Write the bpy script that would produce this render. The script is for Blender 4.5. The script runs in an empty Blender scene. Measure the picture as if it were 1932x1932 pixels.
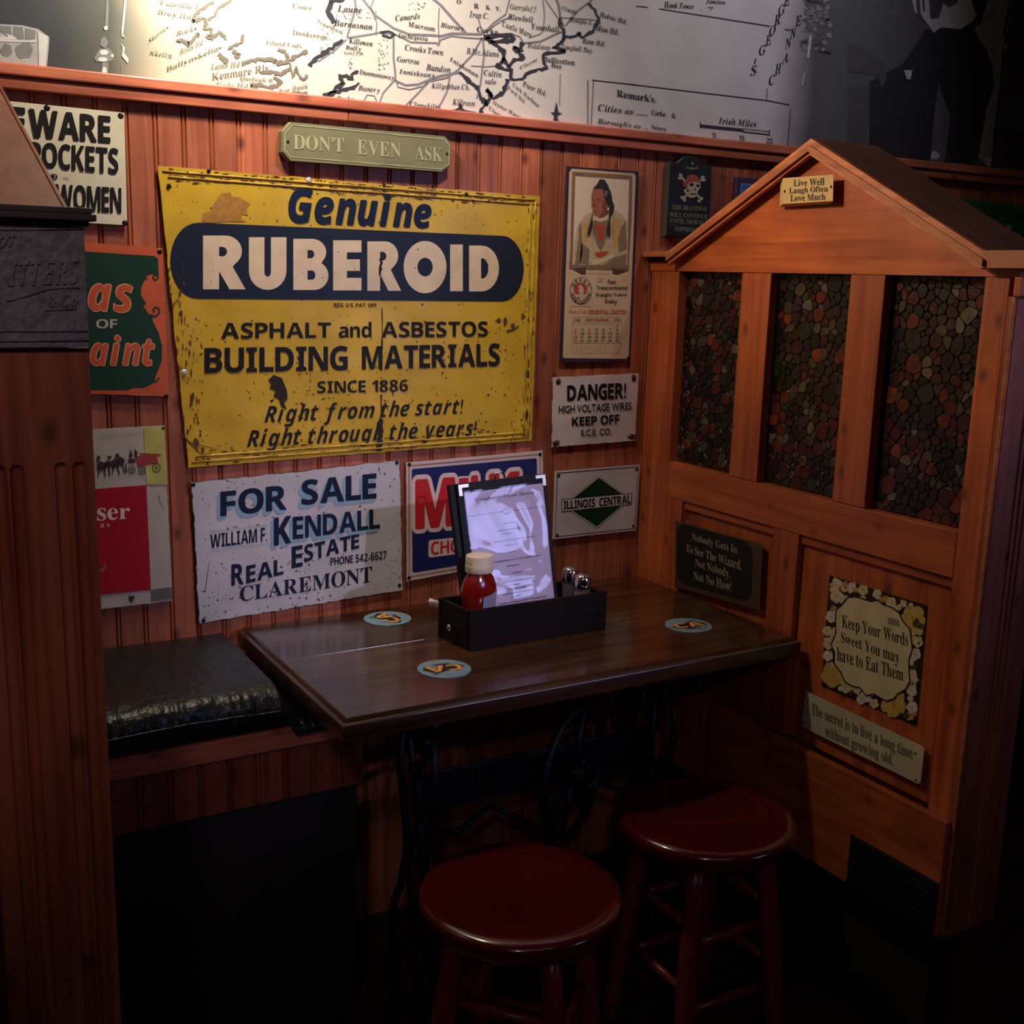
import bpy, bmesh, math, random
from mathutils import Vector, Matrix
from mathutils.geometry import tessellate_polygon
random.seed(7)
C = bpy.context.scene.collection
SC = bpy.context.scene
PI = math.pi

# ------------------------------------------------------------------ camera
# camera stands 1.47 m above the floor, 2.2 m from the back wall
F_PX = 2150.0
RM = Matrix(((0.86382961, -0.50308585, 0.02651472),
             (-0.0800442, -0.18902268, -0.97870494),
             (0.49738449, 0.84331196, -0.20355249)))   # rows: camera right, down, forward
CAM = Vector((0.0, -2.2, 1.47))
right, down, fwd = (Vector(r).normalized() for r in RM)
cam = bpy.data.cameras.new('camera'); cam.sensor_width = 36; cam.lens = 36 * F_PX / 1932
cam.clip_start = 0.02
co = bpy.data.objects.new('camera', cam); C.objects.link(co)
m4 = Matrix.Identity(4)
for i in range(3):
    m4[i][0] = right[i]; m4[i][1] = -down[i]; m4[i][2] = -fwd[i]; m4[i][3] = CAM[i]
co.matrix_world = m4
SC.camera = co
SC.view_settings.view_transform = 'Standard'; SC.view_settings.look = 'None'
SC.view_settings.gamma = 1; SC.view_settings.use_curve_mapping = False
SC.view_settings.exposure = 0.0

# ------------------------------------------------------------------ world and lights
w = bpy.data.worlds.new('world'); SC.world = w; w.use_nodes = True
w.node_tree.nodes['Background'].inputs[0].default_value = (0.9, 0.62, 0.6, 1)
w.node_tree.nodes['Background'].inputs[1].default_value = 0.004
def look(o, tgt):
    d = Vector(tgt) - o.location
    o.rotation_euler = d.to_track_quat('-Z', 'Y').to_euler()
def light(kind, name, loc, tgt, energy, col, **k):
    l = bpy.data.lights.new(name, kind); l.energy = energy; l.color = col
    for a, b in k.items(): setattr(l, a, b)
    o = bpy.data.objects.new(name, l); C.objects.link(o); o.location = loc; look(o, tgt); return o
# coordinates below are metres: x right along the wall, y = 0 at the wall, z up from the floor
light('POINT', 'lamp_wall', (0.62, -0.25, 2.12), (0.68, 0, 2.2), 17, (1.0, 0.90, 0.68), shadow_soft_size=0.03)
light('SPOT', 'fill_booth', (0.72, -0.26, 2.02), (1.66, -0.60, 1.74), 15, (1.0, 0.76, 0.54), spot_size=math.radians(64), spot_blend=1.0, shadow_soft_size=0.04)  # added boost next to lamp_wall to brighten the partition, no lamp of its own
light('SPOT', 'fill_signs', (1.00, -0.72, 2.62), (1.02, 0, 1.62), 48, (1.0, 0.86, 0.76), spot_size=math.radians(62), spot_blend=1.0, shadow_soft_size=0.05)  # added fill with no known lamp behind it: lifts the wall of signs
light('SPOT', 'fill_mural', (2.0, -0.80, 2.85), (1.95, 0, 2.05), 22, (0.95, 0.90, 0.95), spot_size=math.radians(75), spot_blend=1.0, shadow_soft_size=0.05)  # second mural light, added to lift the dim right half
light('SPOT', 'fill_post', (-0.4, -2.6, 2.4), (0.12, -1.0, 1.45), 26, (1.0, 0.80, 0.84), spot_size=math.radians(34), spot_blend=1.0, shadow_soft_size=0.1)  # added only to lift the left post out of the dark
light('AREA', 'room_glow', (0.3, -3.0, 2.7), (0.6, -0.3, 1.6), 1.15, (1.0, 0.80, 0.86), shape='RECTANGLE', size=2.0, size_y=1.0)
light('AREA', 'television', (2.95, -3.5, 1.64), (1.0, -0.3, 1.12), 0.5, (0.42, 0.46, 1.0), shape='RECTANGLE', size=1.0, size_y=0.56, spread=math.radians(28))
light('SPOT', 'fill_menu', (2.3, -3.4, 2.35), (1.08, -0.28, 1.02), 125, (0.80, 0.72, 1.0), spot_size=math.radians(17), spot_blend=1.0, shadow_soft_size=0.04)  # added narrow beam to brighten the menu page; no such source known
light('SPOT', 'lamp_bar', (-0.9, -3.6, 2.5), (1.1, -0.85, 0.45), 16, (0.80, 0.84, 1.0), spot_size=math.radians(30), spot_blend=0.9, shadow_soft_size=0.045)

# ------------------------------------------------------------------ projection helpers (photo pixel -> point on a real plane)
def ray(px, py):
    return right * (px - 966) + down * (py - 966) + fwd * F_PX
def on(axis, val):
    """a plane: returns a function pixel -> world point on it"""
    def f(px, py, out=0.0):
        r = ray(px, py)
        s = {'wall': -1, 'part': -1, 'top': 1, 'front': -1}[axis]
        v = val + s * out
        i = {'wall': 1, 'front': 1, 'part': 0, 'top': 2}[axis]
        return CAM + r * ((v - CAM[i]) / r[i])
    return f
WALL = on('wall', 0.0)
XP = 1.657
PART = on('part', XP)
ZT = 0.752
def crop(ox, oy, s):
    return lambda X, Y: (ox + X / s, oy + Y / s)

# ------------------------------------------------------------------ materials
MATS = {}
def nt(name):
    m = bpy.data.materials.new(name); m.use_nodes = True
    return m, m.node_tree, m.node_tree.nodes['Principled BSDF']
def link(t, a, b): t.links.new(a, b)
def mat(name, col, rough=0.5, metal=0.0, var=0.0, vscale=20, bump=0.0, bscale=60, coat=0.0, spec=0.5, emit=None):
    if name in MATS: return MATS[name]
    m, t, b = nt(name)
    b.inputs['Base Color'].default_value = (*col, 1); b.inputs['Roughness'].default_value = rough
    b.inputs['Metallic'].default_value = metal; b.inputs['Coat Weight'].default_value = coat
    b.inputs['Coat Roughness'].default_value = 0.08; b.inputs['Specular IOR Level'].default_value = spec
    g = t.nodes.new('ShaderNodeNewGeometry')
    if var > 0:
        n = t.nodes.new('ShaderNodeTexNoise'); n.inputs['Scale'].default_value = vscale; n.inputs['Detail'].default_value = 6
        link(t, g.outputs['Position'], n.inputs['Vector'])
        r = t.nodes.new('ShaderNodeValToRGB')
        r.color_ramp.elements[0].position = 0.3; r.color_ramp.elements[1].position = 0.7
        r.color_ramp.elements[0].color = (*[c * (1 - var) for c in col], 1); r.color_ramp.elements[1].color = (*[min(1, c * (1 + var * .5)) for c in col], 1)
        link(t, n.outputs[0], r.inputs[0]); link(t, r.outputs[0], b.inputs['Base Color'])
    if bump > 0:
        n = t.nodes.new('ShaderNodeTexNoise'); n.inputs['Scale'].default_value = bscale; n.inputs['Detail'].default_value = 3
        link(t, g.outputs['Position'], n.inputs['Vector'])
        bp = t.nodes.new('ShaderNodeBump'); bp.inputs['Strength'].default_value = bump; bp.inputs['Distance'].default_value = 0.01
        link(t, n.outputs[0], bp.inputs['Height']); link(t, bp.outputs[0], b.inputs['Normal'])
        if coat > 0: link(t, bp.outputs[0], b.inputs['Coat Normal'])
    if emit:
        b.inputs['Emission Color'].default_value = (*emit[0], 1); b.inputs['Emission Strength'].default_value = emit[1]
    MATS[name] = m; return m

def wood(name, light_c, dark_c, axis='z', rough=0.45, knots=1.0, grain=1.0, vary=0.25, coat=0.15):
    if name in MATS: return MATS[name]
    m, t, b = nt(name); N = t.nodes.new
    g = N('ShaderNodeNewGeometry'); oi = N('ShaderNodeObjectInfo')
    add = N('ShaderNodeVectorMath'); add.operation = 'MULTIPLY_ADD'
    link(t, oi.outputs['Random'], add.inputs[0]); add.inputs[1].default_value = (3.1, 1.7, 2.3)
    link(t, g.outputs['Position'], add.inputs[2])
    mp = N('ShaderNodeMapping'); sc = {'x': (1.2, 22, 22), 'y': (22, 1.2, 22), 'z': (22, 22, 1.2)}[axis]
    mp.inputs['Scale'].default_value = [s * grain for s in sc]
    link(t, add.outputs[0], mp.inputs['Vector'])
    n = N('ShaderNodeTexNoise'); n.inputs['Scale'].default_value = 2.2; n.inputs['Detail'].default_value = 7; n.inputs['Distortion'].default_value = 0.7
    link(t, mp.outputs[0], n.inputs['Vector'])
    r = N('ShaderNodeValToRGB'); r.color_ramp.elements[0].position = 0.28; r.color_ramp.elements[1].position = 0.66
    r.color_ramp.elements[0].color = (*dark_c, 1); r.color_ramp.elements[1].color = (*light_c, 1)
    link(t, n.outputs[0], r.inputs[0])
    # slow blotches
    n2 = N('ShaderNodeTexNoise'); n2.inputs['Scale'].default_value = 5; n2.inputs['Detail'].default_value = 2
    link(t, add.outputs[0], n2.inputs['Vector'])
    mr = N('ShaderNodeMapRange'); mr.inputs[1].default_value = 0.3; mr.inputs[2].default_value = 0.7; mr.inputs[3].default_value = 1 - vary; mr.inputs[4].default_value = 1 + vary * .6
    link(t, n2.outputs[0], mr.inputs[0])
    mo = N('ShaderNodeMapRange'); mo.inputs[3].default_value = 1 - vary * .8; mo.inputs[4].default_value = 1 + vary * .5
    link(t, oi.outputs['Random'], mo.inputs[0])
    mm = N('ShaderNodeMath'); mm.operation = 'MULTIPLY'; link(t, mr.outputs[0], mm.inputs[0]); link(t, mo.outputs[0], mm.inputs[1])
    mul = N('ShaderNodeVectorMath'); mul.operation = 'SCALE'
    link(t, r.outputs[0], mul.inputs[0]); link(t, mm.outputs[0], mul.inputs['Scale'])
    out = mul.outputs[0]
    if knots > 0:
        sp_ = N('ShaderNodeSeparateXYZ'); link(t, add.outputs[0], sp_.inputs[0])
        uu = N('ShaderNodeMath'); uu.operation = 'ADD'; link(t, sp_.outputs[0], uu.inputs[0]); link(t, sp_.outputs[1], uu.inputs[1])
        cb_ = N('ShaderNodeCombineXYZ'); link(t, uu.outputs[0], cb_.inputs[0]); link(t, sp_.outputs[2], cb_.inputs[1])
        mp2 = N('ShaderNodeVectorMath'); mp2.operation = 'MULTIPLY'; mp2.inputs[1].default_value = (13, 7.5, 1) if axis == 'z' else (7.5, 13, 1)
        link(t, cb_.outputs[0], mp2.inputs[0])
        v = N('ShaderNodeTexVoronoi'); v.voronoi_dimensions = '2D'; v.inputs['Scale'].default_value = 1.0
        link(t, mp2.outputs[0], v.inputs['Vector'])
        kr = N('ShaderNodeMapRange'); kr.inputs[1].default_value = 0.035; kr.inputs[2].default_value = 0.15; kr.inputs[3].default_value = 0.8 * knots; kr.inputs[4].default_value = 0
        link(t, v.outputs['Distance'], kr.inputs[0])
        mx = N('ShaderNodeMix'); mx.data_type = 'RGBA'
        sc_ = N('ShaderNodeSeparateColor'); link(t, v.outputs['Color'], sc_.inputs[0])
        gt = N('ShaderNodeMath'); gt.operation = 'GREATER_THAN'; link(t, sc_.outputs[0], gt.inputs[0]); gt.inputs[1].default_value = .48
        km = N('ShaderNodeMath'); km.operation = 'MULTIPLY'; link(t, kr.outputs[0], km.inputs[0]); link(t, gt.outputs[0], km.inputs[1])
        link(t, km.outputs[0], mx.inputs[0]); link(t, out, mx.inputs[6]); mx.inputs[7].default_value = (*[c * .3 for c in dark_c], 1)
        out = mx.outputs[2]
    link(t, out, b.inputs['Base Color'])
    b.inputs['Roughness'].default_value = rough; b.inputs['Coat Weight'].default_value = coat; b.inputs['Coat Roughness'].default_value = 0.2
    bp = N('ShaderNodeBump'); bp.inputs['Strength'].default_value = 0.12; bp.inputs['Distance'].default_value = 0.004
    link(t, n.outputs[0], bp.inputs['Height']); link(t, bp.outputs[0], b.inputs['Normal'])
    MATS[name] = m; return m

def enamel(name, col, rust=0.5, edge=0.03, speck=0.0, rough=0.28, rustcol=(0.045, 0.022, 0.012), bump=0.15, sscale=70):
    """painted tin: chips to rust near its edges (UV) and in specks"""
    if name in MATS: return MATS[name]
    m, t, b = nt(name); N = t.nodes.new
    uv = N('ShaderNodeUVMap'); g = N('ShaderNodeNewGeometry')
    sx = N('ShaderNodeSeparateXYZ'); link(t, uv.outputs[0], sx.inputs[0])
    def M(op, a, bb=None):
        n = N('ShaderNodeMath'); n.operation = op
        for i, v in enumerate((a, bb)):
            if v is None: continue
            if isinstance(v, (int, float)): n.inputs[i].default_value = v
            else: link(t, v, n.inputs[i])
        return n.outputs[0]
    ex = M('MINIMUM', sx.outputs[0], M('SUBTRACT', 1.0, sx.outputs[0]))
    ey = M('MINIMUM', sx.outputs[1], M('SUBTRACT', 1.0, sx.outputs[1]))
    e = M('MINIMUM', ex, ey)
    n1 = N('ShaderNodeTexNoise'); n1.inputs['Scale'].default_value = 26; n1.inputs['Detail'].default_value = 8; n1.inputs['Roughness'].default_value = 0.65
    link(t, g.outputs['Position'], n1.inputs['Vector'])
    k = M('SUBTRACT', M('MULTIPLY', n1.outputs[0], edge * 2.2 * rust), M('SUBTRACT', e, -edge * (0.62 - 0.5 * rust)))
    k = M('MULTIPLY', k, 220)
    k = M('MINIMUM', M('MAXIMUM', k, 0), 1)
    if speck > 0:
        n2 = N('ShaderNodeTexNoise'); n2.inputs['Scale'].default_value = sscale; n2.inputs['Detail'].default_value = 3
        link(t, g.outputs['Position'], n2.inputs['Vector'])
        n3 = N('ShaderNodeTexNoise'); n3.inputs['Scale'].default_value = 7; n3.inputs['Detail'].default_value = 2
        link(t, g.outputs['Position'], n3.inputs['Vector'])
        s = M('ADD', n2.outputs[0], M('MULTIPLY', n3.outputs[0], 0.25))
        s = M('MULTIPLY', M('SUBTRACT', s, 0.88 - speck * 0.3), 26)
        s = M('MINIMUM', M('MAXIMUM', s, 0), 1)
        k = M('MAXIMUM', k, s)
    n4 = N('ShaderNodeTexNoise'); n4.inputs['Scale'].default_value = 9; n4.inputs['Detail'].default_value = 5
    link(t, g.outputs['Position'], n4.inputs['Vector'])
    r = N('ShaderNodeValToRGB'); r.color_ramp.elements[0].position = .3; r.color_ramp.elements[1].position = .7
    r.color_ramp.elements[0].color = (*[c * .76 for c in col], 1); r.color_ramp.elements[1].color = (*col, 1)
    link(t, n4.outputs[0], r.inputs[0])
    mx = N('ShaderNodeMix'); mx.data_type = 'RGBA'
    link(t, k, mx.inputs[0]); link(t, r.outputs[0], mx.inputs[6]); mx.inputs[7].default_value = (*rustcol, 1)
    link(t, mx.outputs[2], b.inputs['Base Color'])
    rr = N('ShaderNodeMapRange'); rr.inputs[3].default_value = rough; rr.inputs[4].default_value = 0.85
    link(t, k, rr.inputs[0]); link(t, rr.outputs[0], b.inputs['Roughness']); b.inputs['Specular IOR Level'].default_value = .38
    bn = N('ShaderNodeTexNoise'); bn.inputs['Scale'].default_value = 12; bn.inputs['Detail'].default_value = 1
    link(t, g.outputs['Position'], bn.inputs['Vector'])
    bp = N('ShaderNodeBump'); bp.inputs['Strength'].default_value = bump; bp.inputs['Distance'].default_value = 0.01
    link(t, bn.outputs[0], bp.inputs['Height']); link(t, bp.outputs[0], b.inputs['Normal'])
    MATS[name] = m; return m

def srgb(r, g, b):
    return tuple(((c / 255) / 12.92 if c / 255 <= .04045 else ((c / 255 + .055) / 1.055) ** 2.4) for c in (r, g, b))

PINE = wood('pine_red', srgb(194, 112, 80), srgb(154, 76, 52), 'z', vary=.34)
PINE_X = wood('pine_rail', srgb(206, 118, 88), srgb(166, 80, 58), 'x', knots=.8, vary=.3)
PINE_P = wood('pine_partition', srgb(192, 96, 50), srgb(150, 64, 34), 'z', knots=.9)
PINE_PY = wood('pine_partition_cross', srgb(194, 98, 50), srgb(154, 66, 34), 'y', knots=.7)
PINE_T = wood('pine_trim', srgb(205, 120, 70), srgb(160, 80, 42), 'y', knots=.2)
PINE_L = wood('pine_post', srgb(172, 92, 62), srgb(130, 58, 40), 'z', knots=1, vary=.2)
PLY = wood('plywood_brown', srgb(112, 60, 38), srgb(86, 44, 27), 'y', rough=.9, knots=0, coat=0)
WALNUT = wood('walnut_dark', srgb(92, 56, 30), srgb(40, 23, 13), 'x', rough=.2, knots=.2, vary=.4, coat=.6)
BOXWOOD = wood('box_dark', srgb(32, 19, 14), srgb(18, 11, 9), 'x', rough=.7, knots=0, coat=0)
BOXWOOD.node_tree.nodes['Principled BSDF'].inputs['Specular IOR Level'].default_value = .2
FLOORW = wood('floor_dark', srgb(70, 46, 30), srgb(34, 22, 15), 'x', rough=.6, knots=.2)
IRON = mat('cast_iron', srgb(30, 32, 36), .45, .6, bump=.2, bscale=90)
PLAQUEIRON = mat('iron_plaque', srgb(118, 112, 116), .65, .1, var=.3, vscale=50, bump=.35, bscale=110)
BLACK = mat('black_paint', (0.012, 0.012, 0.014), .4)
INK = mat('ink_black', (0.013, 0.012, 0.014), .5, spec=.2)
NAVY = mat('ink_navy', srgb(26, 36, 62), .45, spec=.2)
SCREW = mat('screw_dark', (0.03, 0.025, 0.025), .4, .7)
SILVER = mat('silver_dull', (0.8, 0.79, 0.8), .42, .6)
CHROME = mat('chrome', (0.75, 0.75, 0.78), .12, 1.0)

# ------------------------------------------------------------------ object helpers
def mesh_obj(name, verts, faces, m, parent=None, smooth=False, uvs=None, mats=None, fmat=None):
    me = bpy.data.meshes.new(name); me.from_pydata([tuple(v) for v in verts], [], faces)
    if mats:
        for x in mats: me.materials.append(x)
        if fmat: me.polygons.foreach_set('material_index', fmat)
    else: me.materials.append(m)
    if smooth: me.polygons.foreach_set('use_smooth', [True] * len(me.polygons))
    if uvs:
        ul = me.uv_layers.new(name='UVMap')
        for lp in me.loops: ul.data[lp.index].uv = uvs[lp.vertex_index]
    me.validate(); me.update()
    o = bpy.data.objects.new(name, me); C.objects.link(o)
    if parent: adopt(o, parent)
    return o
def adopt(o, parent):
    o.parent = parent
    o.matrix_parent_inverse = Matrix.Translation(parent.location).inverted() if parent.rotation_euler[2] == 0 else parent.matrix_basis.inverted()
def thing(name, label, cat, loc=(0, 0, 0), group=None, kind=None):
    o = bpy.data.objects.new(name, None); o.empty_display_size = .05; C.objects.link(o); o.location = loc
    if label: o['label'] = label
    if cat: o['category'] = cat
    if group: o['group'] = group
    if kind: o['kind'] = kind
    return o
def tag(o, label, cat, group=None):
    o['label'] = label; o['category'] = cat
    if group: o['group'] = group
    return o
class MB:
    def __init__(s): s.v = []; s.f = []
    def add(s, vs, fs):
        k = len(s.v); s.v += [Vector(v) for v in vs]; s.f += [tuple(i + k for i in f) for f in fs]; return s
    def box(s, x0, x1, y0, y1, z0, z1, bev=0.0):
        if bev <= 0:
            return s.add([(x, y, z) for x in (x0, x1) for y in (y0, y1) for z in (z0, z1)],
                         [(0, 1, 3, 2), (4, 6, 7, 5), (0, 4, 5, 1), (2, 3, 7, 6), (0, 2, 6, 4), (1, 5, 7, 3)])
        bm = bmesh.new(); bmesh.ops.create_cube(bm, size=1)
        for v in bm.verts:
            v.co = Vector(((x0 + x1) / 2 + v.co.x * (x1 - x0), (y0 + y1) / 2 + v.co.y * (y1 - y0), (z0 + z1) / 2 + v.co.z * (z1 - z0)))
        bmesh.ops.bevel(bm, geom=bm.edges[:], offset=bev, segments=2, profile=.5, affect='EDGES')
        bm.verts.index_update()
        s.add([v.co.copy() for v in bm.verts], [tuple(v.index for v in f.verts) for f in bm.faces]); bm.free(); return s
    def tube(s, pts, r, n=10, cap=True, closed=False):
        pts = [Vector(p) for p in pts]; L = len(pts)
        rs = r if isinstance(r, (list, tuple)) else [r] * L
        rings = []; up = None
        for i, p in enumerate(pts):
            if closed: d = pts[(i + 1) % L] - pts[i - 1]
            else: d = pts[min(i + 1, L - 1)] - pts[max(i - 1, 0)]
            d.normalize()
            if up is None: up = d.orthogonal().normalized()
            up = (up - d * up.dot(d)).normalized(); q = d.cross(up)
            rings.append([p + (up * math.cos(2 * PI * k / n) + q * math.sin(2 * PI * k / n)) * rs[i] for k in range(n)])
        vs = [v for rg in rings for v in rg]; fs = []
        for i in range(L if closed else L - 1):
            j = (i + 1) % L
            for k in range(n):
                fs.append((i * n + k, i * n + (k + 1) % n, j * n + (k + 1) % n, j * n + k))
        if cap and not closed:
            fs.append(tuple(range(n))[::-1]); fs.append(tuple((L - 1) * n + k for k in range(n)))
        return s.add(vs, fs)
    def lathe(s, prof, c=(0, 0, 0), n=32):
        vs = []; fs = []; c = Vector(c)
        for (r, z) in prof:
            for k in range(n):
                a = 2 * PI * k / n; vs.append(c + Vector((r * math.cos(a), r * math.sin(a), z)))
        for i in range(len(prof) - 1):
            for k in range(n):
                fs.append((i * n + k, i * n + (k + 1) % n, (i + 1) * n + (k + 1) % n, (i + 1) * n + k))
        return s.add(vs, fs)
    def prism(s, poly, d):
        """poly: list of 3D points, extruded by the vector d"""
        d = Vector(d); n = len(poly); poly = [Vector(p) for p in poly]
        tr = tessellate_polygon([poly])
        fs = [tuple(t) for t in tr] + [tuple(i + n for i in reversed(t)) for t in tr]
        fs += [(i, (i + 1) % n, (i + 1) % n + n, i + n) for i in range(n)]
        return s.add(poly + [p + d for p in poly], fs)
    def build(s, name, m, parent=None, smooth=False):
        return mesh_obj(name, s.v, s.f, m, parent, smooth)
def fix_normals(o):
    bm = bmesh.new(); bm.from_mesh(o.data); bmesh.ops.recalc_face_normals(bm, faces=bm.faces); bm.to_mesh(o.data); bm.free(); return o
def autosmooth(o, ang=40):
    bm = bmesh.new(); bm.from_mesh(o.data)
    bmesh.ops.recalc_face_normals(bm, faces=bm.faces)
    for f in bm.faces: f.smooth = True
    for e in bm.edges:
        if len(e.link_faces) == 2 and e.calc_face_angle(0) > math.radians(ang): e.smooth = False
    bm.to_mesh(o.data); bm.free(); return o

# flat print: polygons, ribbons and text laid on a plane --------------------------------
def lay(P, out): return (.0088 + (out - .0086) * .32) if (P is WALL and .0082 <= out < .0126) else out
def poly(name, pts, m, parent, P, T=None, out=0.001, holes=()):
    out = lay(P, out)
    loops = [[P(*(T(*p) if T else p), out) for p in lp] for lp in (pts, *holes)]
    tr = tessellate_polygon(loops)
    vs = [v for lp in loops for v in lp]
    return mesh_obj(name, vs, [tuple(t) for t in tr], m, parent)
def join_polys(name, lists, m, parent, P, T=None, out=0.001):
    if len(lists) <= 14:
        for k, q in enumerate(lists): o = poly(name, q, m, parent, P, T, out)
        return o
    out = lay(P, out)
    vs = []; fs = []
    for pts in lists:
        lp = [P(*(T(*p) if T else p), out) for p in pts]
        k = len(vs); vs += lp
        fs += [tuple(i + k for i in t) for t in tessellate_polygon([lp])]
    o = mesh_obj(name, vs, fs, m, parent); o['kind'] = 'stuff'; return o
def ribbon_pts(pts, w, jit=0.0, sub=1, rnd=None):
    rnd = rnd or random
    p2 = []
    for i in range(len(pts) - 1):
        a, b = pts[i], pts[i + 1]
        for k in range(sub):
            f = k / sub
            p2.append((a[0] + (b[0] - a[0]) * f + rnd.uniform(-jit, jit), a[1] + (b[1] - a[1]) * f + rnd.uniform(-jit, jit)))
    p2.append(pts[-1])
    L = []; R = []
    for i, p in enumerate(p2):
        a = p2[max(0, i - 1)]; b = p2[min(len(p2) - 1, i + 1)]
        dx, dy = b[0] - a[0], b[1] - a[1]; l = math.hypot(dx, dy) or 1
        ww = (w if not isinstance(w, (list, tuple)) else w[0] + (w[1] - w[0]) * i / max(1, len(p2) - 1)) / 2
        if jit: ww *= rnd.uniform(.55, 1.45)
        L.append((p[0] - dy / l * ww, p[1] + dx / l * ww)); R.append((p[0] + dy / l * ww, p[1] - dx / l * ww))
    return L, R
def ribbons(name, lines, m, parent, P, T=None, out=0.001):
    """lines: (points, width[, jitter, subdivisions]) in pixels of the crop T"""
    out = lay(P, out)
    vs = []; fs = []
    for ln in lines:
        pts, wd = ln[0], ln[1]; jit = ln[2] if len(ln) > 2 else 0; sub = ln[3] if len(ln) > 3 else 1
        L, R = ribbon_pts(pts, wd * (1.45 if name in ('coast_line', 'road_line') else 1) if not isinstance(wd, (list, tuple)) else wd, jit, sub)
        k = len(vs); n = len(L)
        for a in L + R: vs.append(P(*(T(*a) if T else a), out))
        fs += [(k + i, k + i + 1, k + n + i + 1, k + n + i) for i in range(n - 1)]
    o = mesh_obj(name, vs, fs, m, parent)
    if len(lines) > 3: o['kind'] = 'stuff'
    return o
def blob(cx, cy, rx, ry, seed=0, irr=.3, n=22):
    r = random.Random(seed)
    return [(cx + rx * (1 + r.uniform(-irr, irr)) * math.cos(2 * PI * k / n), cy + ry * (1 + r.uniform(-irr, irr)) * math.sin(2 * PI * k / n)) for k in range(n)]
def ell(cx, cy, rx, ry, n=28, a0=0, a1=2 * PI):
    full = abs(a1 - a0 - 2 * PI) < 1e-6
    return [(cx + rx * math.cos(a0 + (a1 - a0) * k / (n if full else n - 1)), cy + ry * math.sin(a0 + (a1 - a0) * k / (n if full else n - 1))) for k in range(n)]
ST = {'bold': (0x1D5D4, 0x1D5EE, 0x1D7EC), 'bi': (0x1D63C, 0x1D656, 0x1D7EC), 'serif': (0x1D400, 0x1D41A, 0x1D7CE),
      'sit': (0x1D434, 0x1D44E, 0x1D7CE), 'sbi': (0x1D468, 0x1D482, 0x1D7CE), 'script': (0x1D4D0, 0x1D4EA, 0x1D7CE), 'thin': (0x1D5A0, 0x1D5BA, 0x1D7E2)}
def styled(s, st):
    st = {'sit': 'sbi', 'script': 'sbi', 'thin': 'sans'}.get(st, st)
    if st == 'sans': return s
    U, Lc, D = ST[st]; o = ''
    for ch in s:
        if 'A' <= ch <= 'Z': o += chr(U + ord(ch) - 65)
        elif 'a' <= ch <= 'z': o += '\u210e' if (st == 'sit' and ch == 'h') else chr(Lc + ord(ch) - 97)
        elif ch.isdigit(): o += chr(D + ord(ch) - 48)
        else: o += ch
    return o
TEXTQ = {}
def text_raw(s, st='bold', shear=0.0, res=3, cb=None):
    st = {'sit': 'sbi', 'script': 'sbi', 'thin': 'sans'}.get(st, st)
    TEXTQ.setdefault(st, []).append((s, shear, cb))
def flush_text():
    """one text object per style holds each needed character on a line of its own; lines of text are set from those glyphs"""
    for st, lst in TEXTQ.items():
        chars = sorted({ch for s, _, _ in lst for ch in s if ch != ' '})
        cu = bpy.data.curves.new('lettering', 'FONT'); cu.body = '\n'.join(styled(c, st) for c in chars); cu.size = 1; cu.resolution_u = 3
        cu.space_line = 4.0
        tmp = bpy.data.objects.new('tmp', cu); me = bpy.data.meshes.new_from_object(tmp)
        gl = [([], [], {}) for _ in chars]; vv = me.vertices
        for p in me.polygons:
            k = max(0, min(len(chars) - 1, int(round((-vv[p.vertices[0]].co.y + .35) / 4.0)))); V_, F_, M_ = gl[k]; f = []
            for i in p.vertices:
                if i not in M_:
                    M_[i] = len(V_); c = vv[i].co; V_.append(Vector((c.x, c.y + 4.0 * k, 0)))
                f.append(M_[i])
            F_.append(tuple(f))
        bpy.data.objects.remove(tmp); bpy.data.curves.remove(cu); bpy.data.meshes.remove(me)
        G_ = {c: gl[i] for i, c in enumerate(chars)}
        gap = {'serif': .045, 'sbi': .035, 'sit': .04, 'script': -.04}.get(st, .085)
        for s, shear, cb in lst:
            V_ = []; F_ = []; x = 0
            for ch in s:
                if ch == ' ': x += .27; continue
                gv, gf, _ = G_[ch]
                if not gv: continue
                x0 = min(v.x for v in gv); x1 = max(v.x for v in gv); k = len(V_)
                V_ += [Vector((v.x - x0 + x + v.y * shear, v.y, 0)) for v in gv]; F_ += [tuple(i + k for i in f) for f in gf]
                x += x1 - x0 + gap * (.8 if ch in 'AVTLWYP' else 1)
            if V_: cb(V_, F_)
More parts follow.
